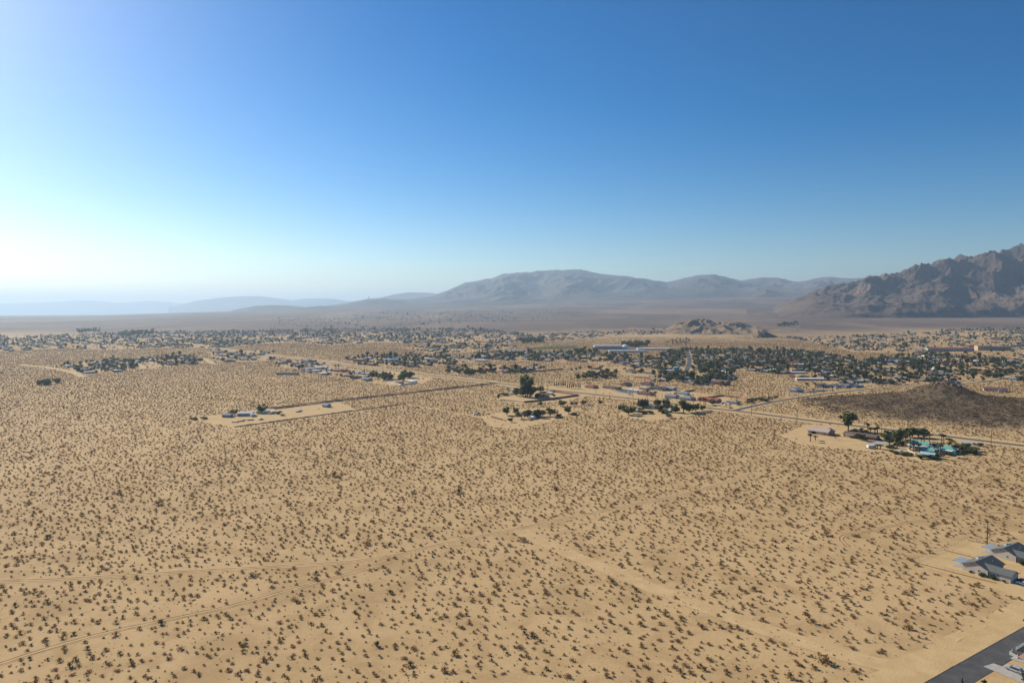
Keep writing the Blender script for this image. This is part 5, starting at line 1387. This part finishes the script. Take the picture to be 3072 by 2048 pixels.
KINDS = [('creosote', 1.0), ('brown', 1.0), ('creosote', 1.0), ('olive', .95), ('creosote', 1.1), ('brown', .8), ('olive', 1.05), ('dry', .7)]
SHM = [shrub_mesh('desert_shrub', 300 + i, k, n=int(34 * s), h=1.15 * s, spread=1.05, low=i in (1, 5)) for i, (k, s) in enumerate(KINDS)]
SHW = np.array([.24, .17, .20, .09, .14, .09, .04, .03]); SHW /= SHW.sum()
SLAB = ['creosote bush with upright yellowish branches on open sand', 'low brown twiggy bush on open sand', 'rounded creosote bush on open sand', 'olive green bush on open sand', 'large spreading creosote bush on open sand', 'small brown twiggy bush on open sand', 'large olive green bush on open sand', 'dry straw-coloured bush on open sand']

g = np.random.default_rng(21)
cell = 3.45
ys = np.arange(130, 2600, cell)
P = []
for y in ys:
    w = .80 * y + 45
    x = np.arange(-w, w, cell)
    P.append(np.stack([x + g.uniform(-.44, .44, x.size) * cell, y + g.uniform(-.44, .44, x.size) * cell], 1))
P = np.concatenate(P)
x, y = P[:, 0], P[:, 1]
dens = .80 + .34 * fbm(x / 38, y / 38, 3) + .25 * fbm(x / 400, y / 400, 2)
dens *= np.interp(y, [130, 1000, 2100, 2600], [.9, 1.0, .95, .3])
keep = g.random(len(P)) < dens
x, y = x[keep], y[keep]
sc = np.clip(np.exp(g.normal(-.33, .27, x.size)), .3, 1.6)
sc = np.where(g.random(x.size) < .012, sc * g.uniform(1.4, 1.9, x.size), sc)
def drop(mask):
    global x, y, sc
    x, y, sc = x[~mask], y[~mask], sc[~mask]
for tr, w in ((TR1, 2.9), (TR2, 2.0), (TR4, 2.4), (TR5, 1.8)): drop(seg_dist(x, y, tr) < w)
drop((seg_dist(x, y, TR3) < 4.8) & (g.random(x.size) < .93))
drop(seg_dist(x, y, MAIN) < 7.0); drop((seg_dist(x, y, MAIN) < 16.5) & (g.random(x.size) < .93))
drop(seg_dist(x, y, SECOND) < 8.0); drop(seg_dist(x, y, DIRT) < 8); drop(seg_dist(x, y, LOTLINE) < 4.5)
nd = np.array(NEAR); dd = nd[-1] - nd[0]; nn = np.array([-dd[1], dd[0]]) / np.linalg.norm(dd)
side = (x - nd[0][0]) * nn[0] + (y - nd[0][1]) * nn[1]
drop(side < 9.5); side = (x - nd[0][0]) * nn[0] + (y - nd[0][1]) * nn[1]
drop((side < 13) & (g.random(x.size) < .45))
for k, poly in LOTS.items(): drop(in_poly(x, y, poly) & (g.random(x.size) < (.93 if k in ('road_side', 'village_yard', 'small_compound') else .995)))
for poly in ZP: drop(in_poly(x, y, poly) & (g.random(x.size) < .72))
for q in STREETS: drop(seg_dist(x, y, q) < 6)
for bx, by, br in BUILT: drop(np.hypot(x - bx, y - by) < (br * .8 if br > 5 else 1.6))
on_hill = hill_z(x, y) > .3
z = np.where(on_hill, hill_z(x, y), 0) + np.where(on_hill, -.1, -.02)
z = np.where(y > 2200, land_z(x, y), z)
extra_n = 4200                       # the hill is covered more thickly
ex, ey = g.uniform(HX - 175, HX + 160, extra_n), g.uniform(HY - 170, HY + 95, extra_n)
m_ = hill_z(ex, ey) > .8; ex, ey = ex[m_], ey[m_]
x = np.concatenate([x, ex]); y = np.concatenate([y, ey]); z = np.concatenate([z, hill_z(ex, ey) - .1]); sc = np.concatenate([sc, np.clip(np.exp(g.normal(-.1, .3, ex.size)), .3, 1.6)])
kind = g.choice(len(SHM), x.size, p=SHW)
rz = g.uniform(0, 6.283, x.size)
size = np.stack([sc * g.uniform(.9, 1.3, x.size), sc * g.uniform(.9, 1.3, x.size), sc * g.uniform(.75, 1.1, x.size)], 1)
# the 300 that show largest stand as things of their own
U = 1536 + F_PX * x / y
app = np.where((np.abs(U - 1536) < 1530) & (y > 198) & (U < 2740 - (250 - np.minimum(y, 250)) * 2), sc / np.hypot(y, CAM_H), 0)
big = np.zeros(x.size, bool); big[np.argsort(-app)[:300]] = True
first = {}
for i in np.nonzero(big)[0]:
    k = int(kind[i]); o = link('desert_shrub', SHM[k]); first.setdefault(k, o)
    o.location = (float(x[i]), float(y[i]), float(z[i])); o.rotation_euler = (0, 0, float(rz[i])); o.scale = tuple(float(q) for q in size[i])
    tag(o, SLAB[k], 'bush', SLAB[k].replace('bush', 'bushes'))
for k in range(len(SHM)):
    if k not in first:
        first[k] = o = link('desert_shrub', SHM[k]); o.location = (float(k * 5 - 20), 215.0, 0); tag(o, SLAB[k], 'bush', SLAB[k].replace('bush', 'bushes'))
srcs = [first[k] for k in range(len(SHM))]
r_ = ~big
gn_scatter('desert_scrub', np.stack([x, y, z], 1)[r_], size[r_], rz[r_], kind[r_], [srcs], 'endless creosote scrub dotting the sand')
# grass tufts and seedlings between the bushes, where the camera is near enough to show them
n = 26000
ty = 150 + 600 * g.random(n) ** .8; tx = g.uniform(-.8, .8, n) * ty
ok = (seg_dist(tx, ty, TR1) > 1.6) & (seg_dist(tx, ty, TR2) > 1.4) & (seg_dist(tx, ty, MAIN) > 9) & (hill_z(tx, ty) < .1) & (((tx - nd[0][0]) * nn[0] + (ty - nd[0][1]) * nn[1]) > 10)
for k, poly in LOTS.items(): ok &= ~in_poly(tx, ty, poly)
ok &= g.random(n) < .6 + .9 * fbm(tx / 30, ty / 30, 2)
tx, ty = tx[ok], ty[ok]; s = np.clip(np.exp(g.normal(-1.45, .35, tx.size)), .1, .5)
gn_scatter('dry_tufts', np.stack([tx, ty, 0 * tx - .01], 1), np.stack([s, s, s * .8], 1), g.uniform(0, 6.28, tx.size), g.choice(len(SHM), tx.size, p=SHW), [srcs], 'tiny dry tufts scattered between the bushes')
print('shrubs', x.size, 'tufts', tx.size)
# boulders crowning the hill
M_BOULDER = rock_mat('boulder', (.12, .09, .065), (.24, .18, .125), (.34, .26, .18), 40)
bg = np.random.default_rng(8)
for k in range(26):
    a, d = bg.uniform(0, 6.28), abs(bg.normal(0, 9)); bx, by = HX + d * math.cos(a) - 2, HY + d * math.sin(a) * .8 - 6
    r0 = bg.uniform(.7, 2.2); m = MB(); seg, rg = 8, 5; q = bg.uniform(.72, 1.2, (rg + 1, seg))
    for i in range(rg):
        for j in range(seg):
            f = []
            for ii, jj in ((i, j), (i, j + 1), (i + 1, j + 1), (i + 1, j)):
                th, phi = math.pi * ii / rg, 2 * math.pi * jj / seg; w = q[ii, jj % seg] if 0 < ii < rg else 1
                f.append((r0 * w * math.sin(th) * math.cos(phi), r0 * w * math.sin(th) * math.sin(phi), r0 * .75 * w * math.cos(th)))
            m.face(f)
    o = m.build('boulder', M_BOULDER); o.location = (bx, by, float(hill_z(np.array(bx), np.array(by))) + r0 * .15)
    tag(o, 'rough brown boulder on the rocky crown of the dark hill', 'boulder', 'boulders on the hill crown')
# ================================================================== the air
m = bpy.data.materials.new('desert_haze'); m.use_nodes = True
nt = m.node_tree; nt.nodes.remove(nt.nodes['Principled BSDF'])
pv = nt.nodes.new('ShaderNodeVolumePrincipled')
pv.inputs['Color'].default_value = (.57, .77, 1.0, 1)
pv.inputs['Density'].default_value = 6.2e-5
pv.inputs['Anisotropy'].default_value = .32
nt.links.new(pv.outputs[0], nt.nodes['Material Output'].inputs['Volume'])
hz = MB(); hz.box((0, 22500, -420), (112000, 52000, 1380))
haze = stuff(hz.build('haze', m), 'thin pale dust haze lying over the whole valley')
